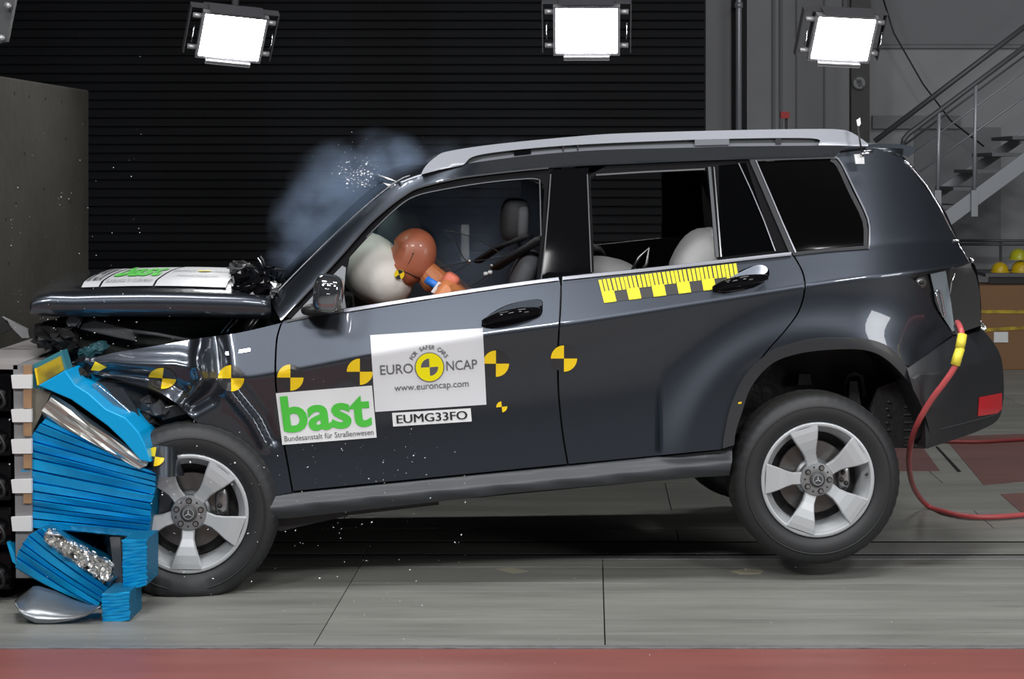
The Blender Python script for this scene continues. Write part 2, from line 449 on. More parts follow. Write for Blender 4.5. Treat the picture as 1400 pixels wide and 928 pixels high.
# the two tow-rail slots: filled with black strips in place of the shade inside
yA, yB, yC, yD, yE = YF(764), YF(759.2), YF(756.8), YF(741.5), YF(739.2)
for k in range(4):
    xs = [-9, -1.0, 1.0, 3.1, 12]
    plate(xs[k], xs[k+1], yA, yB, M_edge, 0, 'rail_strip')
    plate(xs[k], xs[k+1], yC, yD, M_floor, 0)
for y0_, y1_ in ((yB, yC), (yD, yE)): obj('rail_slot', boxb((-9, y0_-.002, -.034), (12, y1_+.002, -.0015)), M_groove, floor)
yy = yE; k = 0
for yn in (YF(722), YF(697), YF(660), 12.5, 14.5, 17, 20):
    xs = [-9, -4.5, -1.2, 1.9, 5.2, 12] if k % 2 else [-9, -3.2, .4, 3.1, 12]
    for j in range(len(xs)-1): plate(xs[j], xs[j+1], yy, yn, M_floorb, random.uniform(-.0006, .0006))
    yy = yn; k += 1
for xa, xb in ((-9, -3.5), (-3.5, 4.2), (4.2, 12)):
    plate(xa, xb, YF(887.5)-.95, YF(886)-.003, M_floorr, -.001, 'red_floor_slab')
    plate(xa, xb, -6, YF(887.5)-.95, M_floorb, -.001)
# red painted fields behind the car, right of the lane
def field(poly, m=M_floorr2, t=.003, name='painted_field'):
    return obj(name, prism([FL(x, y) for x, y in poly], (0, 0, t)), m, floor)
field([(1262, 612), (1285, 644), (1180, 644), (1160, 612)])
field([(1290, 597), (1500, 590), (1500, 650), (1345, 663)])
field([(1368, 676), (1500, 668), (1500, 704), (1400, 704)])
field([(1279, 611), (1282, 611), (1314, 645), (1309, 645)], M_groove, .004, 'floor_seam')
# yellow scuffs of old paint on the lane
field([(998, 781), (1020, 777), (1045, 780), (1040, 784), (1010, 785)], mat('old_yellow_paint', (.29, .275, .20), .7), .0015, 'paint_scuff')
field([(678, 778), (700, 776), (722, 781), (700, 784)], MATS['old_yellow_paint'], .0015, 'paint_scuff')

YB = 14.0; XE = (965-PX)*YB/F
wb_ = struct(obj('wall_back', boxb((-9, YB, 0), (XE, YB+.3, 6)), M_slatb))
pitch = 12.1*YB/F
bm = bmesh.new()
prof = [(0, 0), (-.014, .004), (-.018, .010), (-.012, pitch-.008), (-.008, pitch-.004), (0, pitch-.004)]
vA = [bm.verts.new((-9, YB+p[0], p[1])) for p in prof]; vB = [bm.verts.new((XE-.01, YB+p[0], p[1])) for p in prof]
for i in range(len(prof)-1): bm.faces.new((vA[i], vA[i+1], vB[i+1], vB[i]))
bm.faces.new(vA); bm.faces.new(vB[::-1])
s0 = obj('slat', bm, M_slat, wb_); zz = 0; n = 0
while zz < 5.9:
    s = s0 if n == 0 else s0.copy()
    if n: COL.objects.link(s)
    s.location = (0, -random.uniform(0, .004), zz); zz += pitch; n += 1
YG = 18.0
def gx(px, Y=YG): return (px-PX)*Y/F
def gz(py, Y=YG): return CH-(py-PY)*Y/F
wg = struct(obj('wall_right_back', boxb((-1, YG, 0), (12, YG+.3, 6)), M_wallg))
wg.name = 'wall_back_right'
struct(obj('wall_left', boxb((-9.3, -6, 0), (-9, 20, 6)), M_wallg2))
struct(obj('wall_right', boxb((12, -6, 0), (12.3, 20, 6)), M_wallg))
struct(obj('wall_front', boxb((-9, -6.3, 0), (12, -6, 6)), M_walll))
struct(obj('ceiling', boxb((-9.3, -6.3, 6), (12.3, 20, 6.3)), M_ceil))
# relief on the grey wall: dark recess, pilaster edges, panels
def wallstrip(x0, x1, y0, y1, dep, m, name, kind=True, Y=YG):
    bm = boxb((gx(x0, Y), Y-dep, gz(y1, Y)), (gx(x1, Y), Y, gz(y0, Y)))
    o = obj(name, bm, m, wg if kind is True else None); return o
wallstrip(1000, 1021, -300, 478, .02, mat('recess_dark', (.012, .012, .014), .8), 'dark_recess')
wallstrip(1056, 1060, -300, 478, .03, M_wallg2, 'wall_joint')
wallstrip(1066, 1070, -300, 478, .03, M_wallg2, 'wall_joint')
wallstrip(1088, 1090, -300, 478, .02, M_wallg2, 'wall_joint')
wallstrip(1126, 1128, -300, 478, .02, M_wallg2, 'wall_joint')
wallstrip(1190, 1500, 62, 66, .04, M_wallg2, 'wall_joint')
wallstrip(1190, 1500, -300, 61, .02, M_wallg2, 'upper_wall_panel')
wallstrip(1192, 1312, 158, 176, .05, M_wallg2, 'wall_duct')
wallstrip(1250, 1368, 174, 330, .015, M_wallg2, 'wall_panel')

pip = thing('drain_pipe', 'pale vertical pipe in the dark recess of the grey wall', 'pipe', (gx(1010, 17.8), 17.8, 0))
tubeo('pipe_run', [(0, 0, 0), (0, 0, 6)], .028, M_pipe, pip)
for z in (2.0, 3.2):
    tubeo('pipe_clamp', [(0, 0, z), (0, 0, z+.05)], .038, M_pipe, pip)
    obj('clamp_bracket', boxb((-.01, .03, z+.01), (.01, .16, z+.04)), M_pipe, pip)
colm = thing('steel_column', 'black steel column standing before the grey wall, bearing a round sign', 'column', (gx(1175, 17.2), 17.2, 0))
obj('column_web', boxb((-.03, -.06, 0), (.03, .06, 6)), M_dark, colm)
for s in (-1, 1):
    obj('column_flange', boxb((-.082, s*.06-.01, 0), (.082, s*.06+.01, 6)), M_dark, colm)
sg = thing('prohibition_sign', 'small round no walking sign on the black steel column', 'sign', W3(1175, 113, 17.1))
bm = bmesh.new(); tube(bm, [(0, 0, 0), (0, .01, 0)], .064, 24); obj('sign_plate', bm, mat('sign_grey', (.16, .17, .18), .5), sg)
bm = bmesh.new()
for k in range(32):
    a0, a1 = 2*PI*k/32, 2*PI*(k+1)/32
    bm.faces.new([bm.verts.new((r*math.cos(a), -.003, r*math.sin(a))) for a, r in ((a0, .052), (a1, .052), (a1, .063), (a0, .063))])
box(bm, (0, -.003, 0), (.11, .002, .009), Matrix.Rotation(PI/4, 4, 'Y'))
obj('sign_ring', bm, M_dark, sg)
bm = bmesh.new(); tube(bm, [(.0, -.004, .03), (.0, -.004, .029)], .009, 8); box(bm, (0, -.004, .008), (.02, .002, .028))
for s in (-1, 1): box(bm, (s*.008, -.004, -.02), (.008, .002, .036), Matrix.Rotation(s*.3, 4, 'Y')); box(bm, (s*.018, -.004, .008), (.007, .002, .03), Matrix.Rotation(-s*.4, 4, 'Y'))
obj('walking_figure', bm, M_dark, sg)
rb = thing('call_box', 'small red box on a thin black stick before the grey wall', 'box', (gx(1075, 17), 17, 0))
obj('stick', boxb((-.012, -.01, 0), (.012, .01, gz(162, 17))), M_dark, rb)
obj('red_case', boxb((-.055, -.06, gz(162, 17)), (.022, -.0, gz(153, 17))), M_redbox, rb)

# ------------------------------------------------------------------ concrete crash block, left
XB = -2.78
blk = thing('crash_block', 'massive pitted concrete crash block rising behind the barrier', 'block', (-4.6, 9.0, 0))
YFB = -XB*F/(PX-121.5)
ztop = CH+(PY-123.3)*YFB/F
bm = boxb((-5.5+4.6, 6.9-9.0, 0), (XB+4.6, YFB-9.0, ztop)); obj('concrete_body', bm, M_conc, blk, bevel=.01)
for (px, py) in ((20, 128), (40, 132), (62, 135), (84, 139), (8, 300), (22, 278), (90, 190), (34, 210), (100, 240), (60, 258), (12, 360), (96, 276)):
    Y = -XB*F/(PX-px); z = CH-(py-PY)*Y/F
    bm = bmesh.new(); tube(bm, [(XB+4.6-.004, Y-9, z), (XB+4.6+.002, Y-9, z)], .008, 8)
    obj('anchor_hole', bm, M_slatb, blk)

# ------------------------------------------------------------------ flood lamps
def lamp(cx, cy, Y, e1, up, label, pole=True):
    c = W3(cx, cy, Y)
    e1 = Vector(e1); up = Vector(up); w, h = e1.length, up.length
    ex = e1.normalized(); ez = (up-ex*up.dot(ex)).normalized(); ey = ez.cross(ex)     # ey points away from the viewer
    if ey.y < 0: ey = -ey
    t = thing('flood_lamp', label, 'lamp', c, 0, None)
    R = Matrix((ex, ey, ez)).transposed().to_4x4()
    def B(bm, c0, s0): box(bm, (R @ Vector(c0)), s0, R)
    bm = bmesh.new(); B(bm, (0, 0, 0), (w, .006, h)); obj('lamp_glass', bm, M_lampglass, t)
    bm = bmesh.new(); B(bm, (0, .07, 0), (w*.98, .12, h*.98)); B(bm, (0, .15, 0), (w*.6, .06, h*.6)); obj('housing', bm, M_housing, t)
    bm = bmesh.new()
    for s in (-1, 1): B(bm, (s*(w/2+.008), .0, 0), (.014, .03, h+.02))
    for s in (-1, 1): B(bm, (0, .0, s*(h/2+.008)), (w+.03, .03, .014))
    obj('bezel', bm, M_housel, t)
    bm = bmesh.new(); B(bm, (0, -.02, -h/2-.02), (w*.75, .03, .010)); B(bm, (0, -.02, -h/2-.034), (w*.75, .03, .006)); obj('lower_louvre', bm, M_housel, t)
    for s in (-1, 1):
        for q in (-1, 1):
            bm = bmesh.new(); tube(bm, [R @ Vector((s*(w/2+.012), .02, q*h*.38)), R @ Vector((s*(w/2+.062), .02, q*h*.38))], .015, 10); obj('knob', bm, M_housel, t, True)
        bm = bmesh.new(); tube(bm, [R @ Vector((s*(w/2+.05), -.01, -.05)), R @ Vector((s*(w/2+.055), -.03, 0)), R @ Vector((s*(w/2+.05), -.01, .05))], .0035, 6); obj('latch_wire', bm, M_chrome, t, True)
    bm = bmesh.new()
    for s in (-1, 1): B(bm, (s*(w/2+.075), .05, .0), (.006, .05, h*1.12))
    B(bm, (0, .05, h*.56), (w+.156, .05, .006)); obj('yoke', bm, M_housing, t)
    bm = bmesh.new(); B(bm, (0, -.0, h/2+.035), (w*.9, .10, .004)); obj('top_flap', bm, M_housing, t)
    if pole:
        p0 = R @ Vector((0, .05, h*.56)); tubeo('hanger', [p0, p0+Vector((0, .02, .4)), p0+Vector((0, .02, 6-c.z-p0.z))], .02, M_housing, t)
    return t
lamp(317, 50, 10.5, (.305, .12, -.025), (.062, -.13, .215), 'leftmost bright flood lamp, tilted, above the black slat wall')
lamp(802, 41, 10.5, (.335, 0, 0), (0, -.11, .235), 'middle bright square flood lamp hanging straight above the car roof')
lamp(1152, 52, 10.5, (.315, .054, -.012), (.028, -.13, .215), 'rightmost bright flood lamp, hanging before the grey wall')
br = thing('cable_bracket', 'dark hanging metal bracket with bolts at the top left corner', 'bracket', W3(4, 10, 9.4))
obj('bracket_arm', prism([W3(x, y, 9.4)-W3(4, 10, 9.4) for x, y in ((-8, -20), (24, -20), (9, 57), (-4, 60))], (0, .04, 0)), M_dgrey, br)
for x, y in ((12, 8), (3, 52)):
    q = W3(x, y, 9.37)-W3(4, 10, 9.4); tubeo('bolt', [q, q+Vector((0, -.03, 0))], .016, M_housel, br)
obj('hanger', boxb((-.02, .0, .08), (.02, .04, 6-W3(4, 10, 9.4).z)), M_dgrey, br)

# ------------------------------------------------------------------ stairs
YS = 16.2
def S(px, py, Y=YS): return W3(px, py, Y)
st = thing('steel_staircase', 'grey steel staircase with open treads and tube railing by the wall', 'staircase', (S(1340, 300).x, YS, 0))
o0 = Vector(st.location)
for Y, p in ((YS, ((1030, 485), (1283, 296), (1450, 171), (1450, 197), (1289, 316), (1037, 504), (1005, 504))), (YS+.9, ((1046, 432), (1262, 270), (1450, 146), (1450, 160), (1266, 284), (1052, 446)))):
    obj('stringer', prism([S(x, y, Y)-o0 for x, y in p], (0, .02, 0)), M_stringer, st)
for i, (x, y) in enumerate(tuple((1297-27.5*k, 283+20.6*k) for k in range(9, 0, -1))+((1297, 283), (1325, 258), (1352, 234), (1378, 211), (1406, 188))):
    a = S(x, y)-o0; bm = bmesh.new(); box(bm, (a.x, a.y+.45, a.z), (.26, .86, .03)); obj('tread', bm, M_stair, st)
def rail(pts, r, m=M_stair, n='handrail', Y=YS): tubeo(n, [S(x, y, Y)-o0 for x, y in pts], r, m, st)
rail([(1234, 200), (1236, 190), (1242, 183), (1450, 27)], .022)
rail([(1257, 235), (1450, 97)], .009, M_stringer, 'mid_rail')
rail([(1240, 214), (1450, 62)], .008, M_stringer, 'mid_rail')
rail([(1196, 193), (1450, -1)], .024, M_stair, 'handrail', YS+.9)
rail([(1215, 214), (1450, 40)], .009, M_stair, 'mid_rail', YS+.9)
for x, y0, y1 in ((1284, 152, 262), (1334, 116, 262)):
    rail([(x, y0), (x-2, y1)], .016, M_pipe, 'rail_post')
    obj('post_foot', prism([S(a, b, YS-.03)-o0 for a, b in ((x-6, y1-2), (x+3, y1-2), (x+3, y1+34), (x-6, y1+34))], (0, .03, 0)), M_stringer, st)
obj('support_leg', boxb((S(1420, 0).x-o0.x, .1, 0), (S(1428, 0).x-o0.x, .2, S(0, 200).z)), M_stair, st)
cabl = tubeo('hanging_cable', [W3(1206, -6, 17.5), W3(1222, 45, 17.5), W3(1262, 115, 17.5), W3(1300, 165, 17.5), W3(1345, 200, 17.6)], .008, M_cable)
tag(cabl, 'thin dark cable running down the grey wall behind the stairs', 'cable')

# barrier rail, table, helmets, carton
YT = 16.6
hr = thing('guard_rail', 'two thin dark horizontal bars behind the yellow helmets', 'railing', (gx(1380, 17.2), 17.2, 0))
for y in (329, 334): tubeo('rail_bar', [W3(1300, y, 17.2)-hr.location, W3(1480, y, 17.2)-hr.location], .012, M_stair, hr)
for x in (1368, 1470): p = W3(x, 329, 17.2)-hr.location; tubeo('rail_post', [(p.x, 0, 0), p], .012, M_stair, hr)
tb = thing('workbench', 'dark low table holding the yellow helmets behind the car', 'table', (gx(1410, YT), YT, 0))
ztb = gz(372, YT)
obj('table_top', boxb((gx(1341, YT)-tb.location.x, -.2, ztb-.03), (gx(1500, YT)-tb.location.x, .5, ztb)), M_stair, tb)
obj('table_edge', boxb((gx(1346, YT)-tb.location.x, -.18, ztb-.09), (gx(1500, YT)-tb.location.x, -.16, ztb-.031)), M_dark, tb)
for x in (1399, 1495): obj('leg', boxb((gx(x, YT)-tb.location.x-.02, -.1, 0), (gx(x, YT)-tb.location.x+.02, -.06, ztb-.03)), M_dark, tb)
def helmet(px, py, r, m, label, dy=0, dz=0):
    c = W3(px, py, YT+dy); t = thing('safety_helmet', label, 'helmet', (c.x, c.y, ztb+dz), 0, 'helmets on the dark table')
    bm = blob((0, 0, r*.12), (r, r*1.15, r*1.05), None, 2.1, 20, 16)
    bmesh.ops.bisect_plane(bm, geom=bm.verts[:]+bm.edges[:]+bm.faces[:], plane_co=(0, 0, .006), plane_no=(0, 0, 1), clear_inner=True)
    obj('helmet_shell', bm, m, t, True)
    bm = bmesh.new(); tube(bm, [(0, -.01, 0), (0, -.01, .008)], r*1.14, 24); obj('brim', bm, m, t)
    bm = bmesh.new(); tube(bm, [(0, -r*1.05, r*.4), (0, -r*.7, r*1.02), (0, 0, r*1.2), (0, r*.7, r*1.02)], .006, 6); obj('ridge', bm, m, t, True)
helmet(1367, 360, .075, M_helm, 'round orange-yellow helmet, left one on the table')
helmet(1396, 360, .085, M_helm, 'yellow helmet at the table right of the orange one, lower of the stacked two')
helmet(1393, 345, .082, M_helm2, 'lime yellow helmet, uppermost on the table', .02, .108)
bx = thing('carton', 'brown cardboard carton with yellow tape standing under the table', 'box', (gx(1366, YT), YT-.1, 0))
zc = gz(384, YT)-.02; x0, x1 = gx(1322, YT)-bx.location.x, gx(1396, YT)-bx.location.x
obj('carton_body', boxb((x0, -.25, gz(500, YT)), (x1, .25, zc)), M_card, bx, bevel=.008)
for y, a in ((422, 0), (445, -.06)):
    bm = bmesh.new(); z = gz(y, YT); box(bm, ((x0+x1)/2, -.253, z), (x1-x0+.01, .006, .028), Matrix.Rotation(a, 4, 'Y')); obj('packing_tape', bm, M_gold, bx)
obj('shipping_label', boxb((gx(1347, YT)-bx.location.x, -.258, gz(463, YT)), (gx(1366, YT)-bx.location.x, -.251, gz(449, YT))), M_white, bx)
pl = obj('wood_pallet', boxb((gx(1365, YT), YT-.3, 0), (gx(1396, YT), YT+.1, gz(503, YT)-.002)), M_wood); tag(pl, 'low wooden pallet under the brown carton', 'pallet')
pl2 = obj('plastic_sack', blob((gx(1402, YT)+.03, YT-.3, gz(440, YT)*.5), (.09, .12, gz(415, YT)*.52), None, 2.6), mat('pale_sack', (.36, .39, .42), .35), None, True)
tag(pl2, 'pale plastic sack standing at the right edge beside the carton', 'sack')

exec_marker = 0
# ================================================================== THE CAR
car = thing('car', 'dark grey crashed sport utility vehicle with crumpled nose and test stickers', 'car', (X0, Y0, 0), TH)
def O(n, bm, m, p=None, smooth=False, bevel=0): return obj(n, bm, m, p or car, smooth, bevel)

# --- flank panels
FDf = c2([(386, 441), (380, 462), (378, 490), (378, 520), (382, 560), (389, 603), (396, 642), (401, 671)])
FDr = c2([(766, 384), (765, 420), (762, 470), (761.5, 510), (763, 545), (768, 592), (775, 634)])
beltL = lambda xa, xb, off=0, n=24: [(xa+(xb-xa)*i/n, belt(xa+(xb-xa)*i/n)+off) for i in range(n+1)]
front_door_poly = beltL(388, 764.5)+FDr[1:]+FDf[::-1][:-1]
fd = panel('front_door', front_door_poly, M_paint, car, step=8)
RDr = c2([(1083, 348), (1096, 372), (1099, 395), (1091, 425), (1072, 452), (1044, 484), (1016, 524), (1000, 565), (990, 600), (986, 614)])
rear_door_poly = beltL(768.5, 1081)+RDr[1:]+[(777.5, 634)]+[(x+2.5, y) for x, y in FDr[::-1][1:-1]]
rd = panel('rear_door', rear_door_poly, M_paint, car, step=8)
LIPO = c2([(988, 613), (991, 590), (1000, 553), (1019, 513), (1050, 484), (1081, 470.5), (1116, 463), (1155, 461.5), (1193, 465), (1220, 477), (1237, 499)])
LIPI = c2([(1004, 608), (1006, 590), (1014, 565), (1027, 529), (1054, 498), (1089, 484), (1135, 478), (1182, 478.5), (1213, 492), (1244, 525), (1263, 563), (1271, 594), (1266, 613)])
SIDEWIN = c2([(1036, 221), (1034, 220.4), (1080, 218.5), (1130, 217.2)], 3)
# quarter panel: from the rear door and arch back to the lamp and up the rear pillar
quarter = ([(x+2.5, y) for x, y in RDr[:-4]]+[(x, y) for x, y in LIPO if x > 1022]
           + [(1244, 500), (1275, 478), (1303, 457), (1289, 438), (1270, 410), (1253, 385), (1243, 379), (1248, 374), (1297, 366), (1326, 360)]
           + c2([(1326, 360), (1308, 329), (1289, 294), (1269, 262), (1245, 230), (1230, 211), (1217, 204)])[1:]
           + [(1180, 201), (1150, 204), (1140, 210)]
           + c2([(1142, 213), (1152, 226), (1170, 262), (1189, 300), (1190, 330), (1189, 340)])+[(1150, 342.5)])
panel('quarter_panel', quarter, M_paint, car, step=8)
panel('quarter_panel', [(1141, 211), (1150, 204), (1180, 201), (1217, 204), (1230, 211), (1245, 230), (1269, 262), (1289, 294), (1308, 329), (1326, 360), (1189, 378), (1088, 390), (1084, 350), (1189, 340), (1190, 300), (1170, 262), (1152, 226)], M_paint, car, step=14, mirror=True)
# fender, crumpled
fender_top = c2([(386, 441), (374, 444), (326, 455), (275, 462), (211, 473), (157, 482), (127, 489)])
fender_low = c2([(90, 506), (127, 511), (169, 521), (211, 533), (241, 551), (254, 564), (276, 583), (294, 605), (311, 631), (328, 659), (342, 684)])
fender = fender_top+[(112, 487), (96, 497), (84, 478), (81, 480), (85, 497)]+fender_low+[(399, 673)]+[(x-2.5, y) for x, y in FDf[::-1][1:-1]]+[(384, 442)]
panel('front_fender', fender, M_paint, car, step=4.5)
panel('front_fender', [(386, 441), (326, 455), (275, 462), (211, 473), (127, 489), (127, 520), (211, 545), (276, 590), (328, 659), (342, 684), (399, 673), (378, 520)], M_paint, car, step=16, mirror=True)
for f in ((front_door_poly, 'front_door'), (rear_door_poly, 'rear_door')):
    panel(f[1], f[0], M_paint, car, step=24, mirror=True)
# arch lip, bumper
arch_poly = LIPO+[(1244, 503), (1262, 500)]+LIPI[::-1]
panel('arch_moulding', arch_poly, M_plastic, car, wf=lambda x, y: wb(x, y)-.014, step=7, depth=.07)
bump = ([(1240, 504), (1270, 484), (1302, 461), (1325, 457), (1343, 450)]+c2([(1343, 450), (1358, 468), (1369, 490), (1372.5, 525), (1371, 552), (1364, 574), (1340, 588), (1310, 599), (1268, 613)])[1:]
        + [(x, y) for x, y in LIPI[::-1] if x > 1245])
def wbump(x, y):
    w = .005+.42*(max(0, x-1215)/160)**2.6
    if y > 560: w += .0012*(y-560)*.6
    if y < crease_b(x): w += .0024*(crease_b(x)-y)
    return w
crease_b = herm([(1240, 515), (1300, 505), (1372, 488)])
panel('rear_bumper', bump, M_plastic, car, wf=wbump, step=6, depth=.5)
panel('reflector', [(1339, 543), (1370, 537), (1370, 559), (1364, 565), (1337, 569)], M_red, car, wf=lambda x, y: wbump(x, y)-.006, step=5, depth=.006)
panel('bumper_groove', c2([(1285, 586), (1320, 577), (1360, 566), (1360, 567.5), (1320, 578.5), (1285, 587)]), M_dgrey, car, wf=lambda x, y: wbump(x, y)-.004, step=6, depth=.004)
# rear face of the car (black tail seen edge on)
def wtail(x, y): return .22+.0042*max(0, x-1296)
tail = O('tailgate', prism([L(x, y, .30) for x, y in c2([(1290, 372), (1328, 358), (1338, 385), (1341.5, 420), (1340, 452)], 4)+[(1300, 462)]], (0, 1.24, 0)), M_black)
# --- tail lamp recess
rec = panel('lamp_recess', [(1243, 379), (1248, 374), (1297, 366), (1326, 360), (1334, 376), (1340, 400), (1341, 445), (1303, 458), (1289, 438), (1270, 410), (1253, 385)], M_dark, car, wf=lambda x, y: wb(min(x, 1300), y)+.05, step=10, depth=.05)
panel('recess_plate', [(1272, 374.5), (1293, 370), (1300, 411), (1304, 441), (1306, 451), (1302, 453), (1284, 425), (1279, 412), (1277, 396)], mat('primer_grey', (.20, .235, .26), .5, .3), rec, wf=lambda x, y: wb(min(x, 1300), y)+.028, step=8, depth=.01)
c = L(1259, 386, wb(1259, 386)+.015)
tubeo('lamp_socket', [c+Vector((0, .04, 0)), c+Vector((0, -.004, 0))], .024, M_steel, rec, 14)
tubeo('socket_core', [c+Vector((0, 0, 0)), c+Vector((0, -.012, 0))], .010, M_dark, rec, 10)
ring = [L(x, y, wb(x, y)+.016) for x, y in ((1279, 399), (1282, 396.5), (1285.5, 398), (1288, 410), (1291, 428), (1292, 432), (1289, 432.5), (1286, 425), (1281, 408))]
tubeo('slotted_bracket', ring+[ring[0]], .004, M_chrome, rec, 6)
tubeo('slotted_bracket', [L(1282.5, 400, .2), L(1288.5, 430, .22)], .004, M_steel, rec, 6)
tubeo('wire', [L(1306, 374, .17), L(1301, 386, .18), L(1299, 402, .18)], .003, M_chrome, rec, 6)
foilb = blob(L(1337, 449, .45), (.03, .03, .03), None, 2); 
for v in foilb.verts: v.co += Vector((random.uniform(-1, 1), random.uniform(-1, 1), random.uniform(-1, 1)))*.009
O('foil_wrap', foilb, M_foil)

# --- sills
sill_top = [(342, 684), (400, 674.5), (775, 637.5), (985, 616), (1001, 615)]
def wsill(x, y):
    t = (y-sill(x))/30
    return .03-.03*sm(t*1.4)+.12*max(0, t-.75)**1.2
panel('side_sill', sill_top+[(1001, 630), (997, 650), (960, 652), (850, 661), (700, 674), (560, 690), (470, 700), (400, 708), (362, 710), (350, 700)], M_sill, car, wf=wsill, step=8, depth=.05)
panel('lower_sill', [(350, 701), (362, 707), (470, 697), (600, 685), (600, 690), (480, 704), (400, 722), (383, 726), (366, 718)], M_dark, car, wf=lambda x, y: .10, step=10, depth=.08)
O('underbody', prism([L(x, y, .12) for x, y in ((352, 700), (470, 697), (700, 672), (995, 648), (1005, 600), (400, 640), (300, 600))], (0, 1.6, 0)), M_under)
# dark backing behind the doors so that shut lines read black
O('shut_line_backing', prism([L(x, y, .13) for x, y in ((392, 455), (760, 402), (1085, 362), (1098, 400), (1040, 500), (995, 600), (985, 640), (400, 690), (384, 560))], (0, .03, 0)), M_under)
O('shut_line_backing', prism([L(x, y, 1.66) for x, y in ((392, 455), (760, 402), (1085, 362), (1098, 400), (1040, 500), (995, 600), (985, 640), (400, 690), (384, 560))], (0, .03, 0)), M_under)
O('cabin_floor', prism([L(x, y, .15) for x, y in ((392, 600), (1000, 560), (1000, 600), (400, 690))], (0, 1.5, 0)), M_under)
O('bulkhead', prism([L(x, y, .15) for x, y in ((378, 470), (400, 458), (420, 640), (385, 690))], (0, 1.5, 0)), M_under)
O('load_floor', prism([L(x, y, .3) for x, y in ((1090, 430), (1300, 405), (1300, 470), (1090, 462))], (0, 1.25, 0)), M_under)

# --- rear wheel house
wl = lambda poly, w0, dw: prism([L(x, y, w0) for x, y in poly], (0, dw, 0))
liner = [L(x, y, .06) for x, y in LIPI]
O('wheel_liner', loft([liner, [p+Vector((0, .20, .012)) for p in liner], [p+Vector((0, .5, .0)) for p in liner]]), M_liner, None, True)
O('wheel_house', prism([L(x, y, .50) for x, y in LIPI], (0, .05, 0)), M_liner)
wh = O('liner_shield', prism([L(x, y, .30) for x, y in ((1228, 520), (1252, 540), (1272, 590), (1268, 612), (1208, 612), (1190, 560), (1200, 530))], (0, .03, 0)), M_liner)
for i in range(7): O('clip', blob(L(1215-(i % 2)*2, 549+i*9.5, .285), (.008, .006, .005), None, 2, 8, 6), M_dgrey, wh)
for i in range(6): O('drain_slot', prism([L(x, y+565+(-10+i*10.5), .292) for x, y in ((1236, 0), (1254, 0), (1254, 2.4), (1236, 2.4))], (0, .006, 0)), M_dgrey, wh)
O('spring_seat', wl([(1093, 511), (1108, 511), (1110, 526), (1091, 526)], .42, .05), M_sill)
O('damper', wl([(1162, 521), (1172, 521), (1178, 560), (1160, 560)], .36, .05), M_sill)
tubeo('strut_tower', [L(1156, 560, .40), L(1156, 525, .40), L(1158, 514, .40), L(1168, 509, .40), L(1178, 514, .40), L(1181, 540, .40)], .012, M_dgrey, car, 10)
# --- front wheel house
O('front_wheel_liner', prism([L(x, y, .16) for x, y in ((120, 520), (169, 524), (211, 536), (241, 554), (276, 586), (311, 634), (345, 690), (380, 720), (300, 640), (200, 610))], (0, .5, 0)), M_liner)
O('front_wheel_liner', prism([L(x, y, .34) for x, y in ((95, 500), (330, 500), (380, 560), (395, 715), (300, 740), (110, 600))], (0, .9, 0)), M_under)

# --- pillars, roof
FO = c2([(386, 437), (412, 408), (440, 378), (470, 345), (500, 311), (518, 294), (536, 279), (553, 267), (571, 257), (610, 247), (650, 240), (750, 229.5), (860, 224), (964, 219.5), (1040, 217), (1100, 215.5), (1140, 213.5)], 4)
WS = c2([(371, 412), (400, 381), (440, 341), (480, 303), (520, 268), (548, 248), (562, 242)], 4)
railbot = c2([(562, 242), (578, 238), (605, 231), (636, 224), (728, 212), (821, 205), (950, 201.5), (1000, 200), (1150, 199), (1186, 201)], 4)
pillar = WS+railbot[1:]+[(1150, 206)]+[p for p in FO[::-1]]+[(384, 438), (374, 420)]
def wpil(x, y):
    f = fol(x); d = max(0, (f-y))
    
    a = min(wb(x, f), .27); k_ = sm((x-560)/120)
    return (min(wb(x, y), .27)-.004+.00003*d*d)*(1-k_)+k_*(a-.008-.0007*min(d, 26))
fol = herm([(386, 437), (440, 378), (500, 311), (536, 279), (571, 257), (650, 240), (750, 229.5), (964, 219.5), (1140, 213.5)])
panel('roof_side', pillar, M_paint, car, wf=wpil, step=5, depth=.04)
panel('roof_side', pillar, M_paint, car, wf=wpil, step=12, depth=.04, mirror=True)
# roof skin
rf = []
for x, y in c2([(545, 250), (570, 240), (605, 230), (640, 223), (728, 211), (821, 203.5), (950, 199.5), (1100, 198), (1235, 203)], 4):
    a = L(x, y, .27); row = []
    for k in range(21):
        t = k/20; row.append(Vector((a.x-.10*(1-(2*t-1)**2)*(1 if x < 600 else 0), .27+(WID-.54)*t, a.z+.035*(1-(2*t-1)**2)-.002)))
    rf.append(row)
ro = O('roof', loft(rf), M_paint, None, True); solid(ro, .03, -1)
# windscreen
wsr = []
for x, y in WS:
    a = L(x, y, wpil(x, y)+.02); row = []
    for k in range(25):
        t = k/24; c_ = 1-(2*t-1)**2
        row.append(Vector((a.x-.050*c_, a.y+(WID-2*a.y)*t, a.z+.022*c_)))
    wsr.append(row)
ws = O('windscreen', loft(wsr), M_wind, None, True)
tubeo('screen_seal', [Vector((r[0].x-.005, r[0].y-.005, r[0].z+.006)) for r in wsr], .004, M_belt, car, 6)
O('camera_bracket', prism([L(x, y, .30) for x, y in ((524, 250), (535, 252), (540, 256), (536, 258))], (0, .12, 0)), M_white)
# spoiler
O('rear_spoiler', prism([L(x, y, .30) for x, y in c2([(1170, 200), (1195, 196.5), (1230, 197), (1250, 200.5)], 3)+[(1252, 204), (1244, 214), (1222, 209), (1190, 203)]], (0, 1.24, 0)), M_paint, None, False, .006)
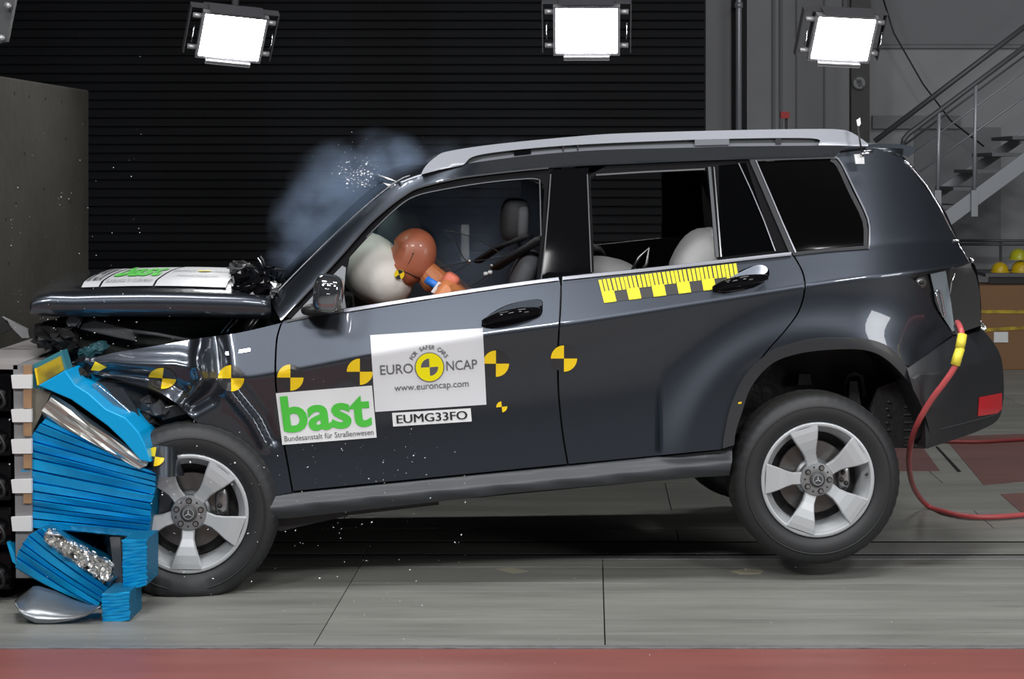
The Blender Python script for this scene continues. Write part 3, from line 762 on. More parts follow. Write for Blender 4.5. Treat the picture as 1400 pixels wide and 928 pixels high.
# rear screen: black glass with a thin bright edge
O('rear_screen', prism([L(x, y, .28) for x, y in ((1222, 208), (1236, 215), (1252, 232), (1273, 261), (1294, 292), (1309, 326), (1303, 330), (1270, 266), (1240, 228))], (0, 1.28, 0)), M_black)
tubeo('screen_edge', [L(x, y, .275) for x, y in ((1237, 219), (1248, 231), (1266, 253), (1285, 284), (1307, 328))], .006, M_chrome, car, 8)
tubeo('gate_edge', [L(x, y, .27) for x, y in ((1309, 331), (1318, 346), (1327, 362))], .004, M_chrome, car, 8)
O('gate_hinge', blob(L(1306.5, 328.5, .26), (.016, .02, .007), None, 3), M_chrome)
O('gate_hinge', blob(L(1328, 356, .28), (.008, .02, .012), None, 3), M_chrome)
# roof rail
out = c2([(576, 237.5), (583, 226), (597, 213.5), (614, 206.5), (678, 197), (786, 186.5), (857, 182), (1000, 178), (1100, 176.3), (1148, 177), (1167, 182.5), (1187, 196.5)])
inn = c2([(1187, 200), (1130, 200.5), (1000, 201), (950, 202), (821, 205.5), (728, 213), (660, 221), (632, 226), (600, 232)])
slot_u = c2([(1119, 197), (1110, 189), (1000, 189.5), (893, 193), (786, 198), (703, 205), (650, 213), (636, 223)])
slot_l = c2([(640, 222.5), (728, 210.5), (821, 203.3), (950, 199.3), (1117, 198)])
railpoly = out+inn+[(578, 238)]
rl = panel('roof_rail', out+[(1187, 200), (1119, 200)]+slot_u+[(632, 226), (600, 232), (578, 238)], M_rail, car, wf=lambda x, y: .232+.0012*max(0, roofl(x)-2-y), step=5, depth=.035)
panel('rail_base', [(636, 224.5)]+c2([(660, 217), (728, 208), (821, 201), (950, 196.5), (1118, 195)])+[(1119, 201)]+inn[3:-1], M_rail, rl, wf=lambda x, y: .25, step=8, depth=.02)
panel('rail_slot', [(640, 222)]+slot_u[::-1]+slot_l[::-1], M_dgrey, rl, wf=lambda x, y: .262, step=8, depth=.01)
def rq(x0, x1, m, n='rail_clip', w=.246):
    su = herm([(636, 219), (650, 213), (703, 205), (786, 198), (893, 193), (1000, 189.5), (1110, 189.5)])
    return panel(n, [(x0, su(x0)), (x1, su(x1)), (x1, su(x1)+8), (x0, su(x0)+8)], m, rl, wf=lambda x, y: w, step=8, depth=.015)
rq(703, 726, M_black); rq(950, 997, M_rail, 'rail_clip', .238); rq(769, 771, M_chrome); rq(789, 791, M_chrome); rq(1060, 1068, M_chrome)
for o_ in [rl]:
    m2 = o_.data.copy(); o2 = link('roof_rail', m2, None, car)
    for v in m2.vertices: v.co.y = WID-v.co.y
    m2.flip_normals()

# --- greenhouse
def wg_(x, y): return wb(x, y)+.004
def strip(name, pts, wid, m, off=-.004, dep=.012, parent=None):
    """a moulding that follows a traced line"""
    P = pts; up_ = []; lo_ = []
    for i, p in enumerate(P):
        a = P[max(i-1, 0)]; b = P[min(i+1, len(P)-1)]; dx, dy = b[0]-a[0], b[1]-a[1]; l = math.hypot(dx, dy)
        nx, ny = -dy/l, dx/l; up_.append((p[0]+nx*wid/2, p[1]+ny*wid/2)); lo_.append((p[0]-nx*wid/2, p[1]-ny*wid/2))
    return panel(name, up_+lo_[::-1], m, parent or car, wf=lambda x, y: wb(x, y)+off, step=6, depth=dep)
FWo = c2([(474, 420), (471, 400), (473, 378), (478, 352)], 3)
open_f = FWo+c2([(478, 352), (510, 317), (545, 284), (568, 270), (600, 262), (660, 252), (715, 246.5), (735, 247), (743, 253), (744, 262)], 4)[1:]+c2([(744, 262), (741, 310), (737, 350), (734, 381)], 3)[1:]
# front door frame (black) from the mirror corner over the opening to the middle pillar
ff = [(392, 436)]+[p for p in FO if 395 < p[0] < 760]+[(760, 230), (752, 236), (748, 262), (741, 384), (734, 386)]+[p for p in open_f[::-1] if True]+[(478, 420)]
ff_poly = [p for p in FO if 388 < p[0] < 756]+[(757, 231), (750, 250), (746, 310), (741, 383), (734, 384)]+open_f[::-1][:-1]+[(474, 422), (398, 436)]
frame = panel('door_frame', ff_poly, M_frame, fd, wf=wg_, step=7, depth=.035)
panel('mirror_sail', [(398, 436), (430, 402), (468, 363), (473, 366), (470, 400), (473, 421)], mat('sail_grey', (.16, .17, .185), .45), frame if False else fd, wf=lambda x, y: wb(x, y)-.002, step=8, depth=.01)
panel('door_frame', ff_poly, M_frame, car, wf=wg_, step=16, depth=.035, mirror=True)
# frame lining: pale trim along the top of the window opening
strip('frame_trim', [p for p in FO if 398 < p[0] < 755], 2.2, M_trim, -.010, .02, fd)
strip('opening_trim', [(x, y-2) for x, y in open_f if y < 330 and x < 740], 1.4, M_sill, -.004, .02, fd)
# middle pillar
bp_poly = [(752, 236), (757, 231.5), (806, 228.5), (803, 240), (806, 300), (809, 374), (808, 378.5), (741, 385), (746, 310), (748.5, 262)]
panel('middle_pillar', bp_poly, M_black, car, wf=lambda x, y: wb0(x, min(y, belt(x)-6))+.0003*max(0, y-belt(x)+6)+.001, step=8, depth=.06)
panel('middle_pillar', bp_poly, M_dark, car, wf=lambda x, y: wb(x, y)+.001, step=12, depth=.06, mirror=True)
strip('pillar_trim', [(753, 238), (750, 280), (745, 340), (740, 381)], 1.6, M_sill)
strip('pillar_trim', [(803, 238), (805.5, 300), (808.5, 372)], 1.6, M_sill)
O('glass_corner', prism([L(x, y, .25) for x, y in ((723, 246), (744, 244), (744, 262), (741, 253), (734, 248.5))], (0, .01, 0)), M_interior)
# rear door frame
ri = c2([(812, 371), (810, 300), (807.5, 250), (812, 241), (820, 238.5)], 3)+[(900, 233), (964, 229.5)]
rfp = ([p for p in FO if 806 < p[0] < 1022]+[(1024, 217.6)]+c2([(1024, 217.6), (1044, 260), (1064, 305), (1081, 344)], 3)[1:]
       + [(983, 355), (979, 352), (975, 300), (966, 229.5)]+ri[::-1]+[(809, 374), (804, 240)])
frr = panel('door_frame', rfp, M_frame, rd, wf=wg_, step=7, depth=.03)
panel('door_frame', rfp, M_frame, car, wf=wg_, step=14, depth=.03, mirror=True)
panel('quarter_glass', [(983, 226), (1020, 222.5), (1058, 342), (984, 351)], M_side, rd, wf=lambda x, y: wb(x, y)-.001, step=10, depth=.006)
panel('glass_divider', [(968, 228), (972, 228), (983, 351), (978.5, 352)], M_sill, rd, wf=lambda x, y: wb(x, y)-.006, step=10, depth=.01)
panel('glass_divider', [(975.5, 228), (977, 228), (987, 351), (985, 351)], M_chrome, rd, wf=lambda x, y: wb(x, y)-.004, step=10, depth=.004)
strip('glass_edge', [(1010, 223), (1028, 262), (1044, 300), (1060, 343)], 1.3, M_belt, -.004, .004)
strip('opening_trim', [(815, 239), (880, 235), (964, 231)], 2.2, M_dgrey, -.004, .02, rd)
# rear side window and its mouldings
sw = [(1037, 221), (1131, 217.5), (1140, 222), (1160, 262), (1180, 302), (1180.5, 334), (1088, 343)]
sg2 = panel('side_window', sw, M_tint, car, wf=lambda x, y: wb(x, y)+.003, step=9, depth=.006)
panel('side_window', sw, M_tint, car, wf=lambda x, y: wb(x, y)+.003, step=20, depth=.006, mirror=True)
mouldp = ([(1026, 217.5), (1134, 213.5)]+c2([(1134, 213.5), (1144, 215), (1153, 227), (1170, 262), (1189, 300), (1190, 330), (1189, 340)], 3)[1:]+[(1084, 349), (1082, 345), (1060, 296)]
          + [(1037, 243), (1027, 221), (1037, 221), (1088, 343), (1180.5, 334), (1180, 302), (1160, 262), (1140, 222), (1131, 217.5), (1037, 220.9), (1026.5, 219.5)])
# as four separate mouldings instead of a ring
strip('window_moulding', [(1026, 218.5), (1080, 216.2), (1134, 214.5), (1142, 215.5)], 4.5, M_trim, -.006)
strip('window_moulding', c2([(1141, 214), (1150, 222), (1168, 258), (1187, 299), (1189, 325), (1188, 340)], 3), 2.2, M_belt, -.006)
strip('window_moulding', c2([(1136, 218), (1146, 226), (1163, 262), (1182, 302), (1183.5, 336)], 3), 5.5, M_trim, -.003)
strip('window_moulding', [(1084, 347), (1130, 342), (1188, 337.5)], 4.5, M_trim, -.006)
strip('pillar_moulding', [(1028, 219), (1046, 260), (1064, 302), (1083, 346)], 6.5, M_trim, -.006)
strip('pillar_moulding', [(1033.5, 219), (1052, 262), (1069, 302), (1088, 345)], 1.8, M_belt, -.010)
# belt mouldings
bf = strip('belt_moulding', [(x, y) for x, y in beltL(470, 764, -1)], 4.4, M_belt, -.012, .014, fd)
strip('belt_moulding', [(x, y) for x, y in beltL(769, 1082, -1)], 4.4, M_belt, -.012, .014, rd)
strip('belt_moulding', [(392, 439), (430, 431), (474, 424)], 3, M_dgrey, -.006, .01, fd)
# far side belt seen through the openings
O('far_door_card', prism([L(x, y, .12) for x, y in ((470, 434), (740, 394), (1082, 357), (1082, 420), (470, 480))], (0, .05, 0)), M_interior)
fc = O('far_door_card', prism([Vector((p.x, WID-.17, p.z+.050)) for p in [L(x, y, .12) for x, y in ((400, 440), (470, 424), (740, 386), (1082, 348), (1082, 420), (470, 480))]], (0, .05, 0)), M_interior)

# --- handles and mirror
def handle(p0, p1, parent, s=1):
    pts = cr([L(p0[0], p0[1], .03), L(p0[0]*.72+p1[0]*.28, p0[1]*.72+p1[1]*.28-3, -.012), L(p0[0]*.35+p1[0]*.65, p0[1]*.35+p1[1]*.65-3, -.016), L(p1[0], p1[1], .025)], 6)
    n = len(pts); bm = bmesh.new(); tube(bm, pts, [.020*(math.sin(PI*(i+1.2)/(n+1.4))**.35) for i in range(n)], 14, True, .62)
    h = obj('door_handle', bm, M_black, parent, True)
    return h
panel('handle_recess', c2([(658, 446), (664, 434), (690, 418), (722, 410), (740, 410), (742, 420), (738, 432), (710, 441), (672, 449)], 3), M_black, fd, wf=lambda x, y: wb(x, y)-.001, step=6, depth=.004)
panel('handle_recess', c2([(974, 399), (985, 385), (1010, 371), (1035, 362), (1050, 366), (1050, 380), (1030, 393), (990, 401)], 3), M_black, rd, wf=lambda x, y: wb(x, y)-.001, step=6, depth=.004)
handle((660, 441), (739, 424), fd); handle((975, 395), (1049, 379), rd)
panel('handle_cap', c2([(664, 434), (690, 419), (722, 410), (740, 411), (736, 420), (700, 426), (674, 434)], 3), M_paint, fd, wf=lambda x, y: wb(x, y)-.008-.0005*(y-410), step=5, depth=.006)
panel('handle_cap', c2([(988, 385), (1012, 372), (1036, 362), (1049, 366), (1044, 375), (1010, 382), (994, 388)], 3), M_paint, rd, wf=lambda x, y: wb(x, y)-.008-.0005*(y-362), step=5, depth=.006)
mc = L(449, 402, -.05)
mir = O('door_mirror', blob(mc, (.060, .10, .078), Matrix.Rotation(.12, 3, 'Y'), 3.2, 24, 16, .04), mat('mirror_chrome', (.25, .26, .29), .06, .9, 1), None, True)
O('mirror_foot', blob(L(437, 422, .03), (.075, .07, .024), Matrix.Rotation(-.1, 3, 'Y'), 2.6), M_dark, mir, True)
O('mirror_bezel', blob(L(463, 404, -.05), (.012, .085, .068), None, 3.0), M_interior, mir, True)
for i in range(3): tubeo('mirror_rib', [L(432+i*1.5, 386+i*7, -.13), L(446+i, 388+i*7, -.15), L(461, 388+i*7, -.14)], .0022, M_chrome, mir, 6)

# --- hood: sprung up and bent back
hrow = []
hx = [41, 44, 52, 70, 100, 150, 200, 250, 284, 310, 335, 355, 370]
ylo = herm([(41, 428), (60, 431.5), (120, 432.5), (241, 433), (370, 436)])
ycr = herm([(41, 412), (52, 404), (100, 402), (199, 399.5), (284, 401), (362, 406), (372, 409)])
for x in hx:
    a = L(x, ylo(x), .13); b = L(x, ycr(x), .16); row = [a+Vector((0, .03, -.002)), a]
    row += [L(x, ylo(x)*.6+ycr(x)*.4, .108), L(x, ylo(x)*.3+ycr(x)*.7, .106), L(x, ylo(x)*.1+ycr(x)*.9, .118), L(x, ycr(x)-.5, .138)]
    bul = .07*math.exp(-(x-41)/60.0); lift = .012
    for k in range(1, 24):
        t = k/24; c_ = 1-(2*t-1)**2
        dz = .022*min(1, t*8)*min(1, (1-t)*8)+.02*c_
        if x < 60: dz -= .022*(60-x)/19*(1-.3*c_)
        row.append(Vector((b.x-bul*c_, .16+(WID-.32)*t, b.z+dz*(1 if x > 52 else .5))))
    row += [Vector((b.x, WID-.16, b.z)), Vector((a.x, WID-.10, a.z))]
    hrow.append(row)
hood = O('hood', loft(hrow), M_paint, None, True); solid(hood, .02, -1)
def HS(s, t):                      # hood point: s along the pixel columns, t across from the near crease
    xs = s; x = xs; b = L(x, ycr(x), .16); c_ = 1-(2*t-1)**2
    dz = .022*min(1, t*8)*min(1, (1-t)*8)+.02*c_
    return Vector((b.x-.07*math.exp(-(x-41)/60.0)*c_, .16+(WID-.32)*t, b.z+dz+.006))
def hood_patch(name, s0, s1, t0, t1, m, parent, dz=0, n=10):
    rows_ = [[HS(s0+(s1-s0)*i/n, t0+(t1-t0)*j/n)+Vector((0, 0, dz)) for j in range(n+1)] for i in range(n+1)]
    return obj(name, loft(rows_), m, parent, True)
hp1 = hood_patch('sticker', 208, 306, .06, .86, M_paper, car)
hp2 = hood_patch('sticker', 134, 205, .06, .80, M_paper, car)
hp3 = hood_patch('sticker', 108, 131, .06, .74, M_paper, car)
# crumpled metal at the hood's rear corner
def crumple(name, c, s, amp, m, parent, seed, p=2.4):
    random.seed(seed); bm = blob(c, s, Matrix.Rotation(random.uniform(-.5, .5), 3, 'Y'), p, 18, 12)
    for v in bm.verts: v.co += Vector((random.uniform(-1, 1), random.uniform(-1, 1), random.uniform(-1, 1)))*amp
    return obj(name, bm, m, parent)
crumple('crumpled_metal', L(336, 384, .30), (.055, .09, .045), .014, M_black, car, 3)
crumple('crumpled_metal', L(350, 392, .20), (.06, .05, .03), .012, M_black, car, 4)
crumple('crumpled_metal', L(330, 368, .70), (.05, .14, .03), .012, M_dark, car, 5)
crumple('cowl_debris', L(362, 378, .60), (.045, .2, .035), .018, M_black, car, 6)
crumple('cowl_debris', L(372, 397, .30), (.03, .08, .03), .012, M_steel, car, 8)
for i, (x0, y0, x1, y1) in enumerate(((310, 366, 350, 372), (352, 352, 360, 368), (356, 350, 362, 364), (368, 383, 380, 392), (345, 368, 355, 376))):
    tubeo('bent_bracket', [L(x0, y0, .5), L((x0+x1)/2+1, (y0+y1)/2-1, .5), L(x1, y1, .5)], .004, M_chrome if i in (1, 3) else M_dgrey, car, 6)
tubeo('wiper_arm', [L(345, 366, .9), L(366, 366, .9), L(392, 370, .9)], .006, M_dark, car, 6)

# --- engine bay
O('engine_bay', prism([L(x, y, .30) for x, y in ((70, 440), (365, 437), (378, 445), (330, 460), (200, 480), (130, 495), (88, 490), (60, 470))], (0, 1.2, 0)), M_under)
O('engine_cover', prism([L(x, y, .22) for x, y in ((112, 442), (128, 437), (186, 452), (185, 467), (160, 462), (108, 450))], (0, .2, 0)), M_dgrey, None, False, .006)
O('relay_box', prism([L(x, y, .18) for x, y in ((89, 439), (95, 431), (104, 431), (110, 438), (103, 447), (92, 446))], (0, .1, 0)), M_sill, None, False, .005)
tubeo('support_bar', [L(182, 453, .2), L(215, 457, .2), L(262, 466, .2)], .008, M_dgrey, car, 8)
tubeo('support_bar', [L(110, 438, .2), L(106, 448, .2)], .006, M_sill, car, 8)
for x in (302, 309, 332, 338): tubeo('gas_strut', [L(x, 456, .3), L(x+15, 436, .3)], .006 if x in (309,) else .0045, M_chrome if x < 320 else M_steel, car, 8)
crumple('radiator_wreck', L(75, 455, .35), (.07, .2, .05), .02, M_dark, car, 11)
crumple('radiator_wreck', L(92, 463, .25), (.05, .1, .05), .02, M_under, car, 12)
crumple('headlamp_wreck', L(103, 520, .12), (.05, .07, .05), .016, M_under, car, 13)
crumple('headlamp_wreck', L(128, 478, .22), (.06, .06, .02), .010, mat('teal_wreck', (.03, .10, .12), .5), car, 14)
crumple('brake_duct', L(215, 556, .16), (.07, .08, .035), .014, M_dgrey, car, 15)
crumple('brake_duct', L(200, 575, .18), (.05, .08, .05), .014, M_under, car, 16)
O('liner_flap', prism([L(x, y, .10) for x, y in ((218, 558), (252, 550), (256, 566), (222, 575))], (0, .03, 0)), M_plastic, None, False, .004)
# clear lamp lens shard
lens = O('lamp_lens', prism([L(x, y, .03) for x, y in ((126, 525), (132, 523), (150, 538), (176, 560), (196, 582), (186, 578), (160, 563), (141, 556), (134, 545))], (0, .012, .0)), M_glasslens)
tubeo('lens_rib', [L(x, y, .025) for x, y in ((131, 524), (152, 541), (176, 562), (190, 577))], .003, M_chrome, lens, 6)
O('lens_housing', prism([L(x, y, .06) for x, y in ((140, 526), (168, 531), (184, 555), (195, 581), (170, 556))], (0, .02, 0)), M_plastic)
# broken bumper corner with its marker
frag = panel('bumper_fragment', [(200, 612), (216, 609), (238, 612), (252, 650), (222, 653), (204, 640)], M_paint, car, wf=lambda x, y: -.125+.00012*(x-222)**2+.0016*(650-y), step=4, depth=.01)

# --- wheels
def wheel(cx, cy, w0, a0, flat=0, R=.355, mirror=False):
    c = L(cx, cy, 0); c.y = w0
    rimprof = [(.222, .012), (.236, .006), (.238, .016), (.232, .03), (.205, .05), (.200, .12), (.205, .20), (.235, .22), (.228, .205), (.195, .19), (.190, .12), (.195, .05), (.215, .028)]
    bm = lathe(rimprof, 72)
    wh = obj('wheel', bm, M_alloy, car, True); wh.location = c
    tp = [(.236, .020), (.245, .008), (.275, -.006), (.305, -.004), (.328, .006), (.340, .018), (R-.004, .034), (R, .055), (R, .072), (R-.008, .074), (R-.008, .080), (R, .082), (R+.001, .112), (R-.008, .114), (R-.008, .120), (R+.001, .122), (R, .152), (R-.008, .154), (R-.008, .160), (R, .162), (R-.002, .19), (.335, .218), (.30, .235), (.236, .215)]
    n = 150; rws = []
    gz_ = None
    for (r, w) in tp+[tp[0]]:
        row = []
        for k in range(n):
            a = 2*PI*k/n; rr = r; ww = w
            if .325 < r < R+.01 and (w < .07 or w > .165) and k % 3 == 0: rr -= .0022
            elif r > R-.001 and k % 3 == 1: rr -= .002
            x, z = rr*math.cos(a), rr*math.sin(a)
            if flat:
                lim = -flat
                if z < lim+.03:
                    e_ = max(0, lim+.03-z); z = lim+.03-min(e_, .03+0*e_) if e_ > .03 else z
                    sq = sm((lim+.06-z)/.09)
                    ww += (-.028 if w < .12 else .028)*sq*(1 if r < R-.01 else .5)
            row.append(Vector((x, ww, z)))
        rws.append(row)
    t = obj('tyre', loft(rws, True), M_rubber, wh, True)
    t.data.materials.append(M_tread)
    for p in t.data.polygons:
        q = p.center; rr = math.hypot(q.x, q.z)
        if rr > .338 and q.y > .03: p.material_index = 1; p.use_smooth = False
    # raised sidewall ring
    bm = lathe([(.30, -.0065), (.303, -.009), (.306, -.0065)], 72); obj('sidewall_band', bm, M_rubber, wh, True)
    for k in range(5):
        a = a0+k*72; A = math.radians(a); rot = Matrix.Rotation(-A, 4, 'Y')
        secs = []
        for r, hw, wf_, wb2 in ((.050, .030, .034, .07), (.078, .026, .030, .07), (.105, .026, .022, .07), (.135, .034, .012, .062), (.17, .047, .004, .055), (.205, .058, .002, .05), (.226, .064, .004, .05)):
            hw2 = hw
            secs.append([Vector((math.sqrt(max(1e-6, r*r-hw2*hw2*.6)), wb2, -hw2*.80)), Vector((math.sqrt(max(1e-6, r*r-hw2*hw2*.8)), wf_+.008, -hw2)), Vector((math.sqrt(max(1e-6, r*r-hw2*hw2*.8)), wf_, -hw2+.005)),
                         Vector((math.sqrt(max(1e-6, r*r-hw2*hw2*.8)), wf_, hw2-.005)), Vector((math.sqrt(max(1e-6, r*r-hw2*hw2*.8)), wf_+.008, hw2)), Vector((math.sqrt(max(1e-6, r*r-hw2*hw2*.6)), wb2, hw2*.80))])
        bm = loft(secs, True); bm.faces.new([v for v in bm.verts[:6]]); bm.faces.new([v for v in bm.verts[-6:]][::-1])
        bm.transform(rot); sp = obj('spoke', bm, M_alloy, wh)
    # hub
    bm = lathe([(.0005, .020), (.044, .020), (.066, .024), (.070, .030), (.070, .07), (.0005, .07)], 40); hub = obj('hub', bm, M_alloyd, wh, True)
    hub.data.polygons.foreach_set('use_smooth', [False]*len(hub.data.polygons))
    for k in range(5):
        A = math.radians(a0+36+k*72+ (0)); q = Vector((.050*math.cos(A), 0, .050*math.sin(A)))
        bm = bmesh.new(); tube(bm, [q+Vector((0, .022, 0)), q+Vector((0, .0195, 0))], .0125, 14); obj('bolt_socket', bm, M_dark, wh)
        bm = bmesh.new(); tube(bm, [q+Vector((0, .022, 0)), q+Vector((0, .012, 0))], .0085, 6); obj('wheel_bolt', bm, M_steel, wh)
        A2 = math.radians(a0+k*72); q = Vector((.052*math.cos(A2), 0, .052*math.sin(A2)))
        bm = bmesh.new(); tube(bm, [q+Vector((0, .022, 0)), q+Vector((0, .0192, 0))], .0038, 8); obj('hub_hole', bm, M_dark, wh)
    bm = lathe([(.0005, .010), (.022, .010), (.031, .013), (.033, .02), (.0005, .02)], 36); obj('hub_cap', bm, M_dgrey, wh, True)
    bm = bmesh.new()
    for k in range(40):
        a_, b_ = 2*PI*k/40, 2*PI*(k+1)/40
        bm.faces.new([bm.verts.new((r*math.cos(a), .0086, r*math.sin(a))) for a, r in ((a_, .0195), (b_, .0195), (b_, .0215), (a_, .0215))])
    for k in range(3):
        A = PI/2+k*2*PI/3; d = Vector((math.cos(A), 0, math.sin(A))); s_ = Vector((-math.sin(A), 0, math.cos(A)))
        o1 = Vector((0, .0080, 0)); bm.faces.new([bm.verts.new(o1+d*.0195), bm.verts.new(o1+s_*.0035-d*.0015), bm.verts.new(o1-d*.003), bm.verts.new(o1-s_*.0035-d*.0015)])
    obj('star_emblem', bm, M_alloy, wh)
    bm = lathe([(.06, .10), (.150, .10), (.152, .104), (.152, .122), (.06, .122)], 60); obj('brake_disc', bm, M_disc, wh)
    bm = lathe([(.0005, .085), (.078, .085), (.082, .10), (.0005, .10)], 40); obj('disc_bell', bm, M_alloyd, wh, True)
    bm = lathe([(.0005, .14), (.188, .14), (.188, .16), (.0005, .16)], 40); obj('backplate', bm, M_liner, wh)
    obj('caliper', blob((.125, .10, -.0 if not flat else .035), (.028, .03, .055), None, 3.2), M_steel, wh, True)
    for q in ((.118, .066, .02), (.132, .066, -.025), (.112, .066, -.01)): obj('caliper_bolt', blob(q, (.010, .008, .010), None, 2), M_dark, wh, True)
    A = math.radians(a0-36+7) if not flat else math.radians(88); q = Vector((.212*math.cos(A), .03, .212*math.sin(A)))
    bm = bmesh.new(); tube(bm, [q, q+Vector((-.010*math.cos(A), -.02, -.010*math.sin(A)))], .005, 8); obj('valve_stem', bm, M_dark if not flat else M_chrome, wh, True)
    return wh
rwheel = wheel(1120, 657, .012, 34)
fwheel = wheel(257, 703, .0, -92, flat=.325)
def far_wheel(src, du=0):
    r = src.copy(); COL.objects.link(r); r.parent = car; r.location = (src.location.x+du, WID-src.location.y, src.location.z)
    r.rotation_euler = (0, 0, PI)
    for ch in list(src.children):
        if ch.name.split('.')[0] in ('tyre', 'spoke', 'hub', 'brake_disc'):
            c_ = ch.copy(); COL.objects.link(c_); c_.parent = r
    return r
far_wheel(rwheel); far_wheel(fwheel)
tubeo('rear_axle', [Vector((rwheel.location.x, .2, rwheel.location.z)), Vector((rwheel.location.x, WID-.2, rwheel.location.z))], .05, M_under, car, 12)

# ------------------------------------------------------------------ stickers and print
TXT = {}
def text2d(s, bold=0):
    k = (s, bold)
    if k not in TXT:
        cu = bpy.data.curves.new('t', 'FONT'); cu.body = s; cu.size = 1; cu.offset = bold; cu.resolution_u = 4
        o = bpy.data.objects.new('t', cu); COL.objects.link(o); dg = bpy.context.evaluated_depsgraph_get(); dg.update()
        me = bpy.data.meshes.new_from_object(o.evaluated_get(dg)); vs = [tuple(v.co) for v in me.vertices]; fs = [tuple(p.vertices) for p in me.polygons]
        bpy.data.objects.remove(o); bpy.data.curves.remove(cu); bpy.data.meshes.remove(me)
        TXT[k] = (vs, fs)
    return TXT[k]
def put_text(name, s, m, parent, fn, x0, x1, y0, y1, bold=0, ref=None):
    """fit the words into the box x0..x1, y0..y1 of the sticker's own unit square; fn turns that into space"""
    vs, fs = text2d(s, bold); ax = min(v[0] for v in vs); bx_ = max(v[0] for v in vs); ay = min(v[1] for v in vs); by = max(v[1] for v in vs)
    me = bpy.data.meshes.new(name)
    me.from_pydata([tuple(fn(x0+(v[0]-ax)/(bx_-ax)*(x1-x0), y0+(v[1]-ay)/(by-ay)*(y1-y0))) for v in vs], [], fs)
    return link(name, me, m, parent)
def quadmap(q, off):
    tl, tr, brr, bl = q
    def px(u, v):        # v up
        a = (bl[0]*(1-u)+brr[0]*u, bl[1]*(1-u)+brr[1]*u); b = (tl[0]*(1-u)+tr[0]*u, tl[1]*(1-u)+tr[1]*u)
        return a[0]*(1-v)+b[0]*v, a[1]*(1-v)+b[1]*v
    def f(u, v):
        x, y = px(u, v); return L(x, y, wb(x, y)+off)
    return f, px
def sticker(q, m, off=-.003):
    return panel('sticker', list(q), m, car, wf=lambda x, y: wb(x, y)+off, step=5, depth=.002)
def logo(fn, parent, cu, cv, ru, asp, ink, small=1):
    """round quartered mark with wording; asp = sticker width/height"""
    rv = ru*asp
    def P(a, r): return fn(cu+ru*r*math.cos(a), cv+rv*r*math.sin(a))
    bm = bmesh.new()
    def sect(a0, a1, r0, r1, n=8):
        for k in range(n):
            a, b = a0+(a1-a0)*k/n, a0+(a1-a0)*(k+1)/n
            if r0 == 0: bm.faces.new([bm.verts.new(P(a, 0)), bm.verts.new(P(a, r1)), bm.verts.new(P(b, r1))])
            else: bm.faces.new([bm.verts.new(P(x, r)) for x, r in ((a, r0), (a, r1), (b, r1), (b, r0))])
    sect(0, PI/2, 0, 1); sect(PI, 1.5*PI, 0, 1); sect(PI/2, PI, .62, 1); sect(1.5*PI, 2*PI, .62, 1)
    obj('round_mark', bm, M_yel2 if small else M_yel, parent)
    bm = bmesh.new(); sect(PI/2, PI, 0, .62); sect(1.5*PI, 2*PI, 0, .62)
    sect(0, 2*PI, .98, 1.05, 32)
    obj('round_mark_dark', bm, ink, parent)
# large board
qb = ((506, 458), (660, 448.5), (665, 553), (513, 563))
sb = sticker(qb, M_paper, -.006); fb, _ = quadmap(qb, -.0095)
put_text('lettering', 'EURO', M_ink, sb, fb, .07, .362, .475, .60)
put_text('lettering', 'NCAP', M_ink, sb, fb, .66, .935, .475, .60)
put_text('lettering', 'www.euroncap.com', M_ink, sb, fb, .185, .85, .225, .31)
logo(fb, sb, .51, .535, .125, 1.47, M_ink)
arc = 'FOR SAFER CARS'
def arc_text(fn, parent, cu, cv, r, asp, m, h, a0=150, a1=30):
    n = len(arc); wch = math.radians(a0-a1)/(n-1)
    bm = bmesh.new()
    for i, ch in enumerate(arc):
        if ch == ' ': continue
        A = math.radians(a0+(a1-a0)*i/(n-1)); vs, fs = text2d(ch, .01)
        ax = (min(v[0] for v in vs)+max(v[0] for v in vs))/2; dv = Vector((math.cos(A), math.sin(A))); tv = Vector((math.sin(A), -math.cos(A)))
        V = []
        for v in vs:
            p = dv*(r+v[1]*h)+tv*((v[0]-ax)*h*.95); V.append(bm.verts.new(fn(cu+p.x, cv+p.y*asp)))
        for f in fs:
            try: bm.faces.new([V[k] for k in f])
            except ValueError: pass
    return obj('lettering', bm, m, parent)
arc_text(fb, sb, .51, .535, .160, 1.47, M_ink, .052)
# green lettered sticker
qg = ((377, 537.5), (508.5, 527), (515, 598), (386, 608))
sgn = sticker(qg, M_white, -.004); fg, _ = quadmap(qg, -.0065)
put_text('lettering', 'bast', M_green, sgn, fg, .035, .965, .22, .93, .028)
put_text('lettering', 'Bundesanstalt f\u00fcr Stra\u00dfenwesen', M_ink, sgn, fg, .03, .97, .06, .165)
qp = ((536, 564.5), (643.5, 558), (645, 576), (537.5, 583))
sp_ = sticker(qp, M_white, -.004); fp, _ = quadmap(qp, -.0065)
for k_ in (0, .007): put_text('lettering', 'EUMG33FO', M_inkb, sp_, (lambda u, v: fp(u+k_, v)-Vector((0, k_*.02, 0))), .05, .945, .2, .83, 0)
